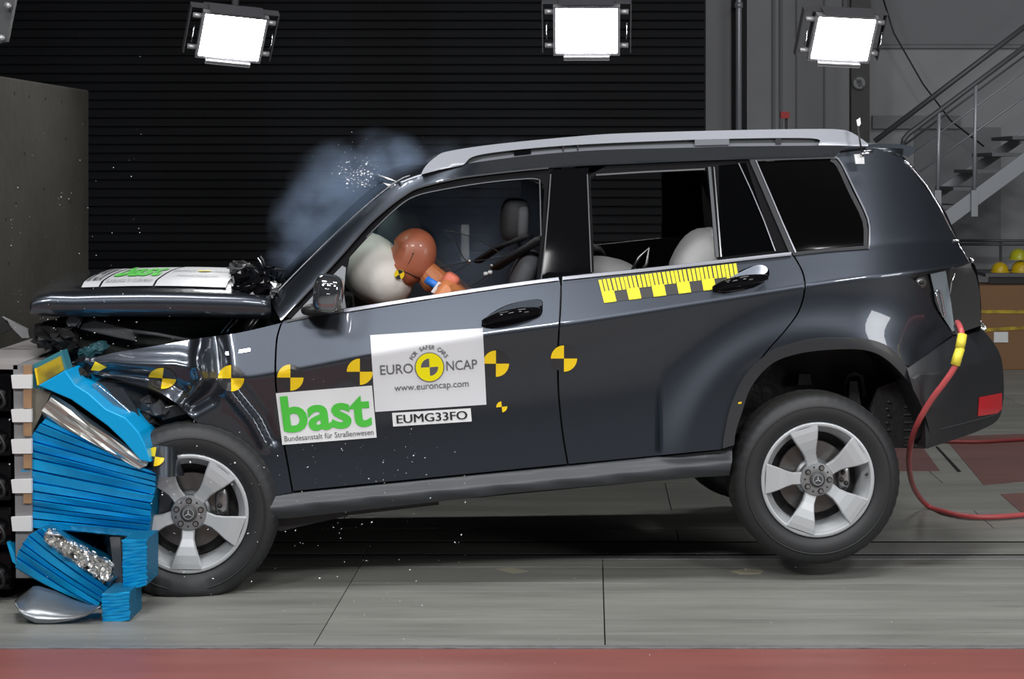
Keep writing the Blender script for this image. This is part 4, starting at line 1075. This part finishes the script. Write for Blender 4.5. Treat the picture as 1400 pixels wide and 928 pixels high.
# hood print
def hm(s0, s1, t0, t1, dz=.004):
    return lambda u, v: HS(s0+(s1-s0)*u, t0+(t1-t0)*v)+Vector((0, 0, dz))
put_text('lettering', 'bast', M_green, hp2, hm(134, 205, .06, .80), .06, .94, .26, .93, .035)
put_text('lettering', 'Bundesanstalt f\u00fcr Stra\u00dfenwesen', M_inkl, hp2, hm(134, 205, .06, .80), .05, .95, .06, .16)
put_text('lettering', 'EUMG33FO', M_inkb, hp3, hm(108, 131, .06, .74), .1, .9, .1, .85, 0)
h1 = hm(208, 306, .06, .86); logo(h1, hp1, .5, .52, .10, 1.5*.3, M_inkl)
put_text('lettering', 'EURO', M_inkl, hp1, h1, .06, .36, .46, .58); put_text('lettering', 'NCAP', M_inkl, hp1, h1, .65, .95, .46, .58)
put_text('lettering', 'www.euroncap.com', M_inkl, hp1, h1, .2, .8, .2, .30)
# ruler
qr = ((818, 382.5), (1008, 359.5), (1013, 391), (826, 414))
su = sticker(qr, M_mdark, -.003)
fr_, prr = quadmap(qr, -.0055)
bm = bmesh.new()
def rq2(u0, u1, v0, v1): bm.faces.new([bm.verts.new(fr_(u, v)) for u, v in ((u0, v0), (u1, v0), (u1, v1), (u0, v1))])
nc = 11; cw = 1/nc
for i in range(nc):
    u = i*cw
    if i % 2 == 0:
        if i < 9: rq2(u, u+cw, 0, .48)
        for j in range(3):
            rq2(u+cw*(j/3.0), u+cw*(j/3.0+.24), .48 if i < 9 else .40, 1)
    else:
        for j in range(3): rq2(u+cw*(j/3.0+.03), u+cw*(j/3.0+.27), .46, 1)
obj('ruler_marks', bm, M_yel2, su)
# quartered target markers
def marker(x, y, r, fn=None, sx=1, sy=1, rot=0.0, dark=True, lab=None):
    fn = fn or (lambda a, b: L(a, b, wb(a, b)-.003))
    def P(a, rr, d=0): return fn(x+sx*rr*math.cos(a+rot), y-sy*rr*math.sin(a+rot))-Vector((0, d, 0))
    bm = bmesh.new(); dk = []
    def sect(a0, a1, r1, d, n=8):
        out_ = []
        for k in range(n):
            a, b = a0+(a1-a0)*k/n, a0+(a1-a0)*(k+1)/n
            for q in range(3):
                r0_, r1_ = r1*q/3, r1*(q+1)/3
                if q == 0: out_.append(bm.faces.new([bm.verts.new(P(a, 0, d)), bm.verts.new(P(a, r1_, d)), bm.verts.new(P(b, r1_, d))]))
                else: out_.append(bm.faces.new([bm.verts.new(P(aa, rr, d)) for aa, rr in ((a, r0_), (a, r1_), (b, r1_), (b, r0_))]))
        return out_
    if dark:
        sect(0, PI/2, r, 0); sect(PI, 1.5*PI, r, 0)
    o = None
    if dark: o = obj('target_marker', bm, M_mdark, car); bm = bmesh.new()
    sect(PI/2, PI, r, .001); sect(1.5*PI, 2*PI, r, .001)
    if o: obj('yellow_quarters', bm, M_yel, o)
    else: o = obj('target_marker', bm, M_yel, car)
    return o
for x, y in ((397, 516), (316, 517), (492, 508), (678, 497), (771, 490)): marker(x, y, 18)
marker(222, 517, 19, sx=1, sy=.75, rot=-.1)
marker(686, 556, 7.5, dark=False, rot=.1)
marker(212, 624, 13, fn=lambda a, b: L(a, b, -.130+.00012*(a-222)**2+.0016*(650-b)), rot=-.15)
panel('target_marker', [(130, 494), (146, 502), (136, 507), (124, 506)], M_yel, car, wf=lambda x, y: wb(x, y)-.005, step=4, depth=.002)
tg = panel('sensor_tab', [(1000, 552), (1012, 551), (1012, 559), (999, 562)], M_white, car, wf=lambda x, y: .0, step=6, depth=.003)
O('sensor_dot', prism([L(x, y, -.004) for x, y in ((1009, 550), (1014, 549), (1013, 555), (1010, 555))], (0, .003, 0)), M_yel, tg)
bd = O('fender_badge', prism([L(x, y, wb(x, y)-.006) for x, y in ((308, 481), (342, 476), (342, 480), (309, 485.5))], (0, .006, 0)), M_chrome)
# antenna clamp at roof rear
ac = O('antenna_clamp', prism([L(x, y, .16) for x, y in ((1168, 211), (1181, 210), (1182, 224), (1170, 224))], (0, .01, 0)), M_white)
tubeo('antenna_rod', [L(1180, 214, .15), L(1176, 195, .15), L(1173, 172, .15)], .004, M_dark, ac, 6)
O('antenna_flag', prism([L(x, y, .15) for x, y in ((1171, 164), (1176, 161), (1177, 169), (1173, 175))], (0, .004, 0)), M_white, ac)
tubeo('clamp_screw', [L(1176, 211, .14), L(1193, 208, .14)], .005, M_chrome, ac, 8)
tubeo('clamp_screw', [L(1180, 207, .14), L(1195, 205, .14)], .003, M_chrome, ac, 8)

# ------------------------------------------------------------------ cabin
def CB(name, c, s, m, rot=None, p=2.6, parent=None): return obj(name, blob(c, s, rot, p), m, parent or car, True)
Rt = Matrix.Rotation(.28, 3, 'Y')
seat = CB('front_seat', L(752, 420, .52), (.085, .25, .34), M_seat, Matrix.Rotation(.22, 3, 'Y'), 3.2)
hrst = CB('headrest', L(704, 301, .50), (.062, .14, .095), M_seat, Matrix.Rotation(.06, 3, 'Y'), 3.4, seat)
CB('headrest_cushion', L(713, 304, .47), (.030, .135, .078), M_seat2, Matrix.Rotation(.02, 3, 'Y'), 3.4, seat)
for w in (.44, .56): tubeo('headrest_post', [L(708, 328, w), L(715, 352, w)], .007, M_dgrey, seat, 8)
tubeo('belt', [L(654, 357, .6), L(685, 336, .5), L(722, 322, .35)], .011, M_seat, seat, 8, 3)
tubeo('belt', [L(678, 366, .5), L(710, 345, .4), L(740, 326, .28)], .013, M_seat, seat, 8, 3)
CB('seat_bolster', L(716, 372, .55), (.05, .2, .11), M_seat2, Matrix.Rotation(.35, 3, 'Y'), 3, seat)
seat2 = CB('front_seat', L(790, 430, 1.25), (.085, .25, .34), M_seat, Matrix.Rotation(.22, 3, 'Y'), 3.2)
bench = CB('rear_bench', L(1010, 430, .92), (.11, .72, .30), M_seat, Matrix.Rotation(.25, 3, 'Y'), 3.2)
O('dark_cabin_block', prism([L(x, y, .62) for x, y in ((1000, 235), (1100, 232), (1120, 380), (1030, 400), (1010, 330))], (0, .9, 0)), M_under)  # black block stands in for the dark cabin behind the quarter glass
for w in (.50, 1.30):
    cs = CB('child_seat', L(960 if w < 1 else 990, 362, w), (.13, .2, .16), M_cseat, Matrix.Rotation(.5, 3, 'Y'), 2.5)
    if w < 1:
        O('seat_wing', prism([L(x, y, .36) for x, y in ((973, 312), (1008, 312), (1002, 330), (985, 336), (974, 335))], (0, .18, 0)), M_cseatw, cs, False, .01)
CB('seat_cushion', L(832, 376, .8), (.14, .2, .08), M_cseat, Matrix.Rotation(.2, 3, 'Y'), 2.4)
tubeo('grab_arm', [L(863, 372, .45), L(873, 352, .45), L(887, 339, .45), L(884, 360, .45), L(877, 372, .45)], .007, M_steel, car, 8)
O('dashboard', prism([L(x, y, .2) for x, y in ((384, 440), (430, 425), (474, 428), (480, 470), (400, 480))], (0, 1.44, 0)), M_under)
# airbags
ab = CB('airbag', L(512, 369, .56), (.185, .20, .135), M_bag, Matrix.Rotation(.75, 3, 'Y'), 2.25)
CB('airbag', L(545, 320, 1.32), (.10, .22, .11), M_bag, Matrix.Rotation(.1, 3, 'Y'), 3.4)
post = obj('measuring_post', boxb((-.020, -.01, 0), (.020, .01, 1)), M_white)
pc = W3(636, 307, 9.95); post.location = (pc.x, pc.y, 0); post.scale = (1, 1, pc.z)
tag(post, 'white upright post seen through the open front window', 'post')

# ------------------------------------------------------------------ crash dummies
def dummy(px, py, w, label, s=1.0, cap=False):
    t = thing('crash_test_dummy', label, 'dummy', (0, 0, 0))
    Mx = Matrix.Translation((X0, Y0, 0)) @ Matrix.Rotation(TH, 4, 'Z')
    def G(x, y, ww): return Mx @ L(x, y, ww)
    dx, dy = px-562, py-352
    base = G(600+dx, 560+dy, w); t.location = base
    def g(x, y, dw=0): return G(x+dx, y+dy, w+dw)-base
    # torso, neck, arms and thighs: one skinned skeleton
    J = [g(655, 500), g(640, 455), g(620, 415), g(603, 392), g(588, 378), g(575, 362), g(612, 402, -.17), g(592, 430, -.2), g(560, 440, -.14), g(612, 402, .17), g(592, 430, .2), g(560, 440, .14),
         g(600, 505, -.1), g(530, 495, -.12), g(520, 560, -.12), g(600, 505, .1), g(530, 495, .12), g(520, 560, .12)]
    E = [(0, 1), (1, 2), (2, 3), (3, 4), (4, 5), (2, 6), (6, 7), (7, 8), (2, 9), (9, 10), (10, 11), (0, 12), (12, 13), (13, 14), (0, 15), (15, 16), (16, 17)]
    Rr = [.15, .14, .13, .075, .058, .055, .055, .045, .032, .055, .045, .032, .085, .06, .045, .085, .06, .045]
    me = bpy.data.meshes.new('body'); me.from_pydata([tuple(j) for j in J], E, [])
    bo = link('body', me, M_skin2, t)
    bo.modifiers.new('skin', 'SKIN')
    for i, r in enumerate(Rr): me.skin_vertices[0].data[i].radius = (r, r)
    me.skin_vertices[0].data[0].use_root = True
    ss = bo.modifiers.new('sub', 'SUBSURF'); ss.levels = 2; ss.render_levels = 2
    for k in range(0): pass
    R = Matrix.Rotation(TH, 3, 'Z') @ Matrix.Rotation(.45, 3, 'Y')
    # head: face pressed forward into the bag
    bm = blob((0, 0, 0), (.100, .080, .128), None, 2.15, 36, 26)
    for v in bm.verts:
        c = v.co
        if c.x < -.05 and c.z < .02: c.x += .012                     # face flattens
        d = math.hypot(c.y, c.z+.012)
        if c.x < -.04 and d < .02: c.x -= .016*(1-d/.02)             # nose
        for s_ in (-1, 1):
            d = math.hypot(c.y-s_*.03, c.z-.012)
            if c.x < -.04 and d < .018: c.x += .006*(1-d/.018)       # eye hollows
        if c.x < -.04 and abs(c.z+.055) < .007 and abs(c.y) < .025: c.x += .004   # mouth
        if c.z < -.06: c.x -= .01
    bm.transform(Matrix.Translation(g(562, 352)) @ R.to_4x4())
    hd = obj('head', bm, M_skin, t, True)
    for s_ in (-1, 1):
        obj('ear', blob(g(562, 352)+R @ Vector((.005, s_*.078, -.01)), (.016, .006, .026), R, 2), M_skin, hd, True) if cap else None
    # seam of the scalp cap and screw
    pts = []
    for k in range(41):
        a = 2*PI*k/40; p = Vector((-.012+.012*math.cos(2*a), .079*math.cos(a), .123*math.sin(a))); pts.append(g(562, 352)+R @ p)
    tubeo('cap_seam', pts, .0022, M_dark, hd, 5)
    pts = []
    for k in range(41):
        a = 2*PI*k/40; p = Vector((.088*math.cos(a), .072*math.sin(a), -.062)); pts.append(g(562, 352)+R @ p)
    tubeo('cap_seam', pts, .0022, M_dark, hd, 5)
    obj('screw', blob(g(567, 346)+Vector((0, -.078, 0)), (.004, .004, .004), None, 2, 8, 6), M_dark, hd, True)
    return t, g, R, hd
d1, g1, R1, hd1 = dummy(562, 352, .46, 'brown vinyl driver dummy, head pressed into the white airbag')
d2, g2, R2, hd2 = dummy(566, 344, 1.26, 'dark capped passenger dummy behind the driver dummy', cap=True)
hd2.data.materials.clear(); hd2.data.materials.append(M_black)
c0 = g1(546, 375, -.083); bm = bmesh.new(); tube(bm, [c0, c0+Vector((0, .005, 0))], .021, 20); mk = obj('neck_marker', bm, M_yel, d1)
bm = bmesh.new()
for A in (.6, .6+PI):
    bm.faces.new([bm.verts.new(c0+Vector((0, -.002, 0)))]+[bm.verts.new(c0+Vector((.02*math.cos(A+k*.26), -.002, .02*math.sin(A+k*.26)))) for k in range(6)])
obj('marker_quarters', bm, M_inkb, mk)
tubeo('blue_band', [g1(583, 382, -.09), g1(596, 390, -.105), g1(607, 398, -.09)], .017, M_bluetape, d1, 10)
obj('tape_strip', prism([g1(x, y, -.13) for x, y in ((599, 385), (603, 386), (594, 401), (589, 399))], (0, .004, 0)), M_white, d1)
obj('shoulder_pad', blob(g1(616, 384, -.05), (.036, .05, .034), Matrix.Rotation(.6, 3, 'Y'), 3.2), M_pink, d1, True)
tubeo('sensor_wire', [g1(595, 372), g1(604, 380), g1(600, 392)], .003, M_white, d1, 6)

# ------------------------------------------------------------------ wires hanging in the cabin
Mx = Matrix.Translation((X0, Y0, 0)) @ Matrix.Rotation(TH, 4, 'Z')
wi = thing('sensor_harness', 'thin looping sensor wires with small clips across the open window', 'wire', Mx @ L(640, 365, .4))
def gw(x, y, w): return (Mx @ L(x, y, w))-wi.location
for P in (((605, 316), (622, 330), (632, 350), (640, 358)), ((605, 314), (640, 322), (665, 334), (690, 350)), ((596, 368), (620, 362), (641, 358), (700, 350)), ((641, 360), (625, 370), (612, 378)), ((668, 375), (655, 384), (640, 392)), ((672, 376), (660, 386), (650, 394))):
    tubeo('wire', cr([gw(x, y, .45) for x, y in P], 4), .0022, M_cable, wi, 5)
for x, y in ((642, 357), (664, 374), (670, 372), (672, 363)): obj('clip', blob(gw(x, y, .44), (.010, .008, .008), None, 3, 8, 6), M_white if y > 370 else M_steel, wi, True)

# ================================================================== THE DEFORMABLE BARRIER
YN = 7.50
ba = thing('deformable_barrier', 'crushed blue honeycomb barrier with foil and taped edge before the car nose', 'barrier', (W3(60, 0, YN).x, YN, 0))
bo_ = Vector(ba.location)
def Bp(px, py, Y=YN): return W3(px, py, Y)-bo_
def BO(n, bm, m, p=None, smooth=False, bevel=0): return obj(n, bm, m, p or ba, smooth, bevel)
def edgept(E, t):
    l = [0]
    for i in range(len(E)-1): l.append(l[-1]+math.hypot(E[i+1][0]-E[i][0], E[i+1][1]-E[i][1]))
    d = t*l[-1]; i = 0
    while i < len(l)-2 and l[i+1] < d: i += 1
    q = (d-l[i])/(l[i+1]-l[i]); return (E[i][0]+(E[i+1][0]-E[i][0])*q, E[i][1]+(E[i+1][1]-E[i][1])*q)
def pleated(name, EL, ER, n, dep, m, Yf, Yb, seed, sag=0, jig=.35, cols=14, uneven=.5):
    random.seed(seed); rows_ = []
    ts = [0]
    for i in range(n): ts.append(ts[-1]+1+random.uniform(-uneven, uneven))
    ts = [t/ts[-1] for t in ts]; tt = []
    for i in range(n): tt += [(ts[i], 0), (ts[i]+(ts[i+1]-ts[i])*.16, 1.0), (ts[i]+(ts[i+1]-ts[i])*.90, .62)]
    tt.append((1, 0))
    ph = [random.uniform(0, 6) for _ in tt]
    for j, (t, d) in enumerate(tt):
        a, b = edgept(EL, t), edgept(ER, t); row = []
        for k in range(cols+1):
            q = k/cols; x = a[0]*(1-q)+b[0]*q; y = a[1]*(1-q)+b[1]*q+sag*math.sin(PI*q)+jig*math.sin(q*7+ph[j])
            if k in (0, cols): x += random.uniform(-1.2, 1.2)
            dd = d*dep*(1+.25*math.sin(q*5+ph[j]))
            row.append(Bp(x, y, Yf+dep-dd))
        rows_.append(row)
    bm = loft(rows_)
    s = BO(name, bm, m, None, False)
    # rest of the block behind the pleats
    pol = [edgept(EL, i/8) for i in range(9)]+[edgept(ER, 1-i/8) for i in range(9)]
    cx = sum(p[0] for p in pol)/18; cy = sum(p[1] for p in pol)/18
    pol = [(cx+(x-cx)*.985, cy+(y-cy)*.985) for x, y in pol]
    BO('honeycomb_core', prism([Bp(x, y, Yf+dep+.002) for x, y in pol], (0, Yb-Yf-dep, 0)), M_blued, s)
    return s
pleated('honeycomb_block', [(63, 572), (50, 585), (38, 603), (30, 632), (27, 655), (30, 668), (35, 690), (41, 722)], [(192, 638), (206, 643), (214, 646), (212, 668), (207, 690), (206, 712), (203, 735)], 13, .026, M_blue, YN, YN+.8, 21)
pleated('honeycomb_block', [(60, 722), (44, 727), (34, 738), (24, 756), (21, 777)], [(153, 796), (150, 800), (143, 815), (134, 830), (124, 828)], 6, .024, M_blue, YN-.14, YN+.25, 33, sag=2)
for (p, n, sd) in ((((167, 738), (201, 737), (201, 800), (168, 808)), 14, 5), (((139, 812), (177, 809), (177.5, 848), (140, 852)), 9, 6)):
    tl, tr, br_, bl = p
    pleated('honeycomb_block', [tl, bl], [tr, br_], n, .006, M_blue, YN-(.33 if n == 9 else .22), YN-(.13 if n == 9 else .02), sd, jig=.5, cols=8, uneven=.15)
# bent cladding sheet
BO('cladding_sheet', prism([Bp(x, y, YN-.02) for x, y in ((52, 527), (70, 517), (89, 506), (103, 526), (121, 537), (145, 559), (172, 571), (190, 591), (198, 608), (206, 632), (192, 629), (168, 602), (147, 582), (121, 563), (97, 546), (71, 535))], (0, .5, 0)), M_blue2, None, False, .004)
# foil between the sheets
def foil(name, EL, ER, n, dep, seed, m=M_foil, Yf=YN-.01, cols=24):
    random.seed(seed); rows_ = []
    for j in range(n+1):
        a, b = edgept(EL, j/n), edgept(ER, j/n)
        rows_.append([Bp(a[0]+(b[0]-a[0])*k/cols+random.uniform(-1, 1)*dep[0], a[1]+(b[1]-a[1])*k/cols+random.uniform(-1, 1)*dep[1], Yf+random.uniform(0, dep[2])+(.03 if j in (0, n) else 0)) for k in range(cols+1)])
    return BO(name, loft(rows_), m)
foil('foil_layer', [(72, 537), (66, 548), (57, 563), (60, 573)], [(205, 630), (200, 636), (192, 640), (183, 640)], 7, (.6, .8, .020), 8, mat('smooth_foil', (.60, .60, .57), .30, .9), YN-.01, 5)
foil('foil_layer', [(70, 722), (62, 726), (60, 738), (66, 746)], [(156, 770), (157, 785), (150, 796), (138, 797)], 10, (1.4, 1.6, .035), 9, M_foil, YN-.17)
foil('foil_layer', [(100, 724), (90, 725)], [(206, 735), (204, 738)], 2, (.4, .5, .01), 10)
foil('foil_layer', [(140, 810), (140, 818)], [(172, 805), (160, 811)], 3, (1.4, 1.2, .02), 12, M_foil, YN-.25)
# torn tab and grey plates between blocks
BO('torn_tab', prism([Bp(x, y, YN) for x, y in ((9, 741), (12, 740), (20, 757), (22, 772), (17, 768))], (0, .06, 0)), M_blue2)
BO('backing_plate', prism([Bp(x, y, YN-.02) for x, y in ((150, 735), (164, 735), (168, 810), (142, 815), (156, 785))], (0, .3, 0)), M_greysheet)
BO('backing_plate', prism([Bp(x, y, YN+.25) for x, y in ((100, 728), (160, 735), (158, 800), (60, 800), (45, 745))], (0, .3, 0)), M_gtape)
# curled grey sheet on the floor
cu = []
for j in range(9):
    t = j/8; row = []
    for k in range(17):
        q = k/16; x = 22+116*q; ytop = 800+28*q**1.5-10*math.sin(PI*q)*.0; yb = 826+30*math.sin(PI*min(1, q*1.02))**.8-0*q
        yb = edgept([(20, 824), (30, 842), (48, 852), (72, 852), (98, 848), (118, 842), (138, 829)], q)[1]; x2 = edgept([(20, 824), (30, 842), (48, 852), (72, 852), (98, 848), (118, 842), (138, 829)], q)[0]
        xt, yt = edgept([(20, 822), (48, 800), (75, 808), (100, 820), (124, 828), (138, 828)], q)
        row.append(Bp(xt+(x2-xt)*t, yt+(yb-yt)*t, 7.30-.175*math.sin(PI*.5*t)))
    cu.append(row)
cs_ = BO('curled_sheet', loft(cu), M_greysheet, None, True); solid(cs_, .004, 0)
# taped edge strip
BO('barrier_backboard', prism([Bp(x, y, YN+.0) for x, y in ((18, 499), (42, 499), (45, 790), (22, 790))], (0, 1.0, 0)), M_gtape)
for y0, y1 in ((499, 513), (531, 558), (577, 596), (618, 640), (660, 688), (706, 722), (742, 775)):
    BO('wood_batten', prism([Bp(x, y, YN-.012) for x, y in ((32, y0), (43, y0), (43, y1), (32, y1))], (0, .012, 0)), M_wood)
for y0, y1 in ((512, 531), (559, 577), (600, 620), (655, 674), (706, 726)):
    BO('tape', prism([Bp(x, y, YN-.018) for x, y in ((15, y0+1), (43, y0), (43, y1), (17, y1))], (0, .018, 0)), M_tape)
# top of the barrier and upper face with its yellow sheet
def topq(poly, m, n, dz=.02):
    BO(n, prism(poly, (0, 0, -dz)), m)
zt = Bp(0, 497).z
a = Bp(-60, 497, YN); b = Bp(24, 498, YN); xr = Bp(82, 478, YN+.6)
topq([a, b, Vector((xr.x, YN+.6-bo_.y, zt+.01)), Vector((xr.x, YN+1.0-bo_.y, zt+.01)), Vector((a.x, YN+1.0-bo_.y, zt+.01))], mat('barrier_top_grey', (.30, .285, .28), .45), 'barrier_top')
obj('barrier_frame', prism([Bp(x, y, YN+.03) for x, y in ((42, 500), (84, 479), (92, 505), (75, 518), (48, 560), (42, 600))], (0, .08, 0)), mat('teal_edge', (.03, .17, .22), .5), ba)
gs = obj('yellow_sheet', prism([Bp(x, y, YN+.015) for x, y in ((48, 504), (82, 487), (87, 506), (52, 527))], (0, .015, 0)), M_gold, ba)
obj('sheet_edge', prism([Bp(x, y, YN+.008) for x, y in ((47, 504), (49.5, 503), (53, 526), (51, 527))], (0, .007, 0)), M_yel, ba)
obj('inner_board', prism([Bp(x, y, YN+.02) for x, y in ((43, 530), (70, 536), (60, 560), (44, 590))], (0, .03, 0)), mat('olive_board', (.16, .15, .12), .7), ba)
pw = obj('torn_panel', prism([Bp(x, y, YN+.5) for x, y in ((3, 433), (38, 450), (40, 462), (30, 462), (18, 450), (14, 445), (8, 438))], (0, .02, 0)), M_gtape, ba)
obj('torn_panel', prism([Bp(x, y, YN+.5) for x, y in ((0, 434), (10, 438), (16, 449), (0, 458))], (0, .05, 0)), M_under, ba)
# load cells behind the barrier
lc = thing('load_cell_wall', 'black load cell blocks with cables between barrier and concrete', 'load cell', (W3(-40, 0, YN).x, YN, 0))
x_r = W3(17, 0, YN).x-lc.location.x
for i in range(5):
    z0 = .04+i*.175
    obj('load_cell', boxb((XB-lc.location.x+.002, .02, z0), (x_r-.01, .95, z0+.15)), M_black, lc, bevel=.01)
for i in range(5):
    z0 = .1+i*.175
    tubeo('cell_cable', cr([(x_r-.12, 0, z0+.05), (x_r-.05, -.02, z0+.03), (x_r-.03, -.02, z0-.03), (x_r-.12, 0, z0-.06)], 5), .008, M_cable, lc, 8)
    bm = bmesh.new(); tube(bm, [(x_r-.05, .02, z0+.01), (x_r-.05, -.006, z0+.01)], .016, 12); obj('cell_plug', bm, M_steel if i % 2 else M_dgrey, lc)

# ------------------------------------------------------------------ hoses
ho = thing('red_hose', 'red hose hanging from the tail of the car to the floor', 'hose', W3(1312, 470, 7.85))
hp_ = [(1309, 441, 8.0), (1312, 446, 7.9), (1315, 458, 7.86), (1312, 478, 7.84), (1306, 500, 7.83), (1291, 523, 7.85), (1273, 547, 7.9), (1254, 580, 8.0), (1244, 612, 8.2), (1243, 640, 8.6), (1250, 668, 9.2), (1268, 691, 9.55), (1292, 705, 9.38), (1318, 711, 9.27), (1350, 711.5, 9.24), (1400, 708, 9.3), (1470, 700, 9.45)]
pts = [W3(x, y, Y) for x, y, Y in hp_]
for p in pts: p.z = max(p.z, .017)
pts = cr([p-ho.location for p in pts], 6)
tubeo('hose_run', pts, .0125, M_hose, ho, 12)
tubeo('tape_wrap', [W3(1316, 457, 7.85)-ho.location, W3(1314, 468, 7.84)-ho.location, W3(1312, 476, 7.84)-ho.location], [.019, .020, .019], M_tapey, ho, 10)
tubeo('tape_wrap', [W3(1313, 476, 7.84)-ho.location, W3(1309, 488, 7.83)-ho.location, W3(1306, 499, 7.83)-ho.location], [.019, .020, .020], M_tapey, ho, 10)
tubeo('hose_tail', [W3(1306, 446, 8.0)-ho.location, W3(1309, 455, 7.9)-ho.location, W3(1312, 462, 7.86)-ho.location], .008, M_dgrey, ho, 8)
h2 = tubeo('floor_hose', cr([FL(1180, 606)+Vector((0, 0, .016)), FL(1270, 606)+Vector((0, 0, .016)), FL(1340, 607)+Vector((0, 0, .016)), FL(1420, 603)+Vector((0, 0, .016)), FL(1520, 604)+Vector((0, 0, .016))], 4), .012, mat('dark_red_hose', (.20, .03, .03), .5))
tag(h2, 'thin dark red hose lying straight across the floor behind the car', 'hose')

# ------------------------------------------------------------------ flying glass chips
random.seed(99)
bm = bmesh.new()
def chip(px, py, Y, s):
    c = W3(px, py, Y)
    if c.z < .004: c = FL(px, max(py, 760))+Vector((0, 0, .004))
    v = [bm.verts.new(c+Vector((random.uniform(-s, s), random.uniform(-s, s), random.uniform(-s*.8, s*.8)))) for _ in range(4)]
    for f in ((0, 1, 2), (0, 2, 3), (0, 3, 1), (1, 3, 2)): bm.faces.new([v[i] for i in f])
for _ in range(170): chip(random.gauss(490, 14), random.gauss(238, 9), random.uniform(7.9, 8.2), random.choice((.003, .004, .006)))
for _ in range(50): chip(random.gauss(520, 40), random.gauss(215, 14), random.uniform(8.0, 8.8), .002)
for _ in range(230): chip(random.uniform(200, 640), random.gauss(700, 70), random.uniform(6.9, 7.4), random.choice((.0015, .002, .003, .0045)))
for _ in range(60): chip(random.uniform(10, 200), random.gauss(300, 70), random.uniform(7.2, 7.6), .0025)
for _ in range(60): chip(random.uniform(20, 250), random.gauss(440, 30), random.uniform(7.2, 7.5), .0025)
for _ in range(60): chip(random.uniform(60, 1300), random.uniform(760, 910), random.uniform(6.4, 7.3), .002)
gc = obj('glass_chips', bm, M_debris); gc['kind'] = 'stuff'; tag(gc, 'tiny glass chips flying around the car nose and over the floor', 'debris')

# ------------------------------------------------------------------ smoke
def smoke(name, pts, dens_, col, label, seed, scale=5):
    me = bpy.data.meshes.new(name); 
    bmm = bmesh.new()
    bmm.free()
    lo = Vector((min(p.x-r for p, r in pts), min(p.y-r for p, r in pts), min(p.z-r for p, r in pts))); hi = Vector((max(p.x+r for p, r in pts), max(p.y+r for p, r in pts), max(p.z+r for p, r in pts)))
    o = obj(name, boxb(lo, hi), None); o.data.materials.clear()
    m = bpy.data.materials.new(name); m.use_nodes = True; nt = m.node_tree; nt.nodes.clear()
    ou = nt.nodes.new('ShaderNodeOutputMaterial'); pv = nt.nodes.new('ShaderNodeVolumePrincipled'); pv.inputs['Color'].default_value = (*col, 1); pv.inputs['Anisotropy'].default_value = .2
    geo = nt.nodes.new('ShaderNodeNewGeometry'); acc = None
    nz = nt.nodes.new('ShaderNodeTexNoise'); nz.inputs['Scale'].default_value = scale; nz.inputs['Detail'].default_value = 4
    off = nt.nodes.new('ShaderNodeVectorMath'); off.operation = 'ADD'; off.inputs[1].default_value = (seed, seed, 0)
    nt.links.new(geo.outputs['Position'], off.inputs[0]); nt.links.new(off.outputs[0], nz.inputs['Vector'])
    for p, r in pts:
        d = nt.nodes.new('ShaderNodeVectorMath'); d.operation = 'DISTANCE'; d.inputs[1].default_value = p
        nt.links.new(geo.outputs['Position'], d.inputs[0])
        mr = nt.nodes.new('ShaderNodeMapRange'); mr.inputs[1].default_value = 0; mr.inputs[2].default_value = r; mr.inputs[3].default_value = 1; mr.inputs[4].default_value = 0
        nt.links.new(d.outputs['Value'], mr.inputs[0])
        if acc is None: acc = mr.outputs[0]
        else:
            a = nt.nodes.new('ShaderNodeMath'); a.operation = 'MAXIMUM'; nt.links.new(acc, a.inputs[0]); nt.links.new(mr.outputs[0], a.inputs[1]); acc = a.outputs[0]
    mm = nt.nodes.new('ShaderNodeMath'); mm.operation = 'SUBTRACT'; mm.inputs[1].default_value = .45; nt.links.new(nz.outputs[0], mm.inputs[0])
    m3 = nt.nodes.new('ShaderNodeMath'); m3.operation = 'MULTIPLY_ADD'; m3.inputs[1].default_value = 4.2; nt.links.new(mm.outputs[0], m3.inputs[0]); nt.links.new(acc, m3.inputs[2])
    m4 = nt.nodes.new('ShaderNodeMath'); m4.operation = 'MULTIPLY'; nt.links.new(m3.outputs[0], m4.inputs[0]); nt.links.new(acc, m4.inputs[1])
    m5 = nt.nodes.new('ShaderNodeMath'); m5.operation = 'MULTIPLY'; m5.use_clamp = False; m5.inputs[1].default_value = dens_; nt.links.new(m4.outputs[0], m5.inputs[0])
    m6 = nt.nodes.new('ShaderNodeMath'); m6.operation = 'MAXIMUM'; m6.inputs[1].default_value = 0; nt.links.new(m5.outputs[0], m6.inputs[0])
    nt.links.new(m6.outputs[0], pv.inputs['Density']); nt.links.new(pv.outputs[0], ou.inputs['Volume'])
    o.data.materials.append(m); o['kind'] = 'stuff'; tag(o, label, 'smoke'); return o
smoke('smoke', [(W3(475, 275, 8.6), .30), (W3(448, 310, 8.6), .28), (W3(515, 238, 8.6), .22), (W3(400, 352, 8.6), .13), (W3(435, 278, 8.6), .18), (W3(545, 220, 8.6), .14)], 6.5, (.45, .58, .80), 'bluish smoke cloud rising in front of the windscreen', 0, 7)
smoke('cabin_smoke', [(W3(600, 310, 8.75), .42), (W3(680, 300, 8.8), .40), (W3(545, 315, 8.7), .32), (W3(620, 345, 8.9), .4)], 4.5, (.55, .68, .90), 'thin blue smoke filling the cabin behind the front window', 7)
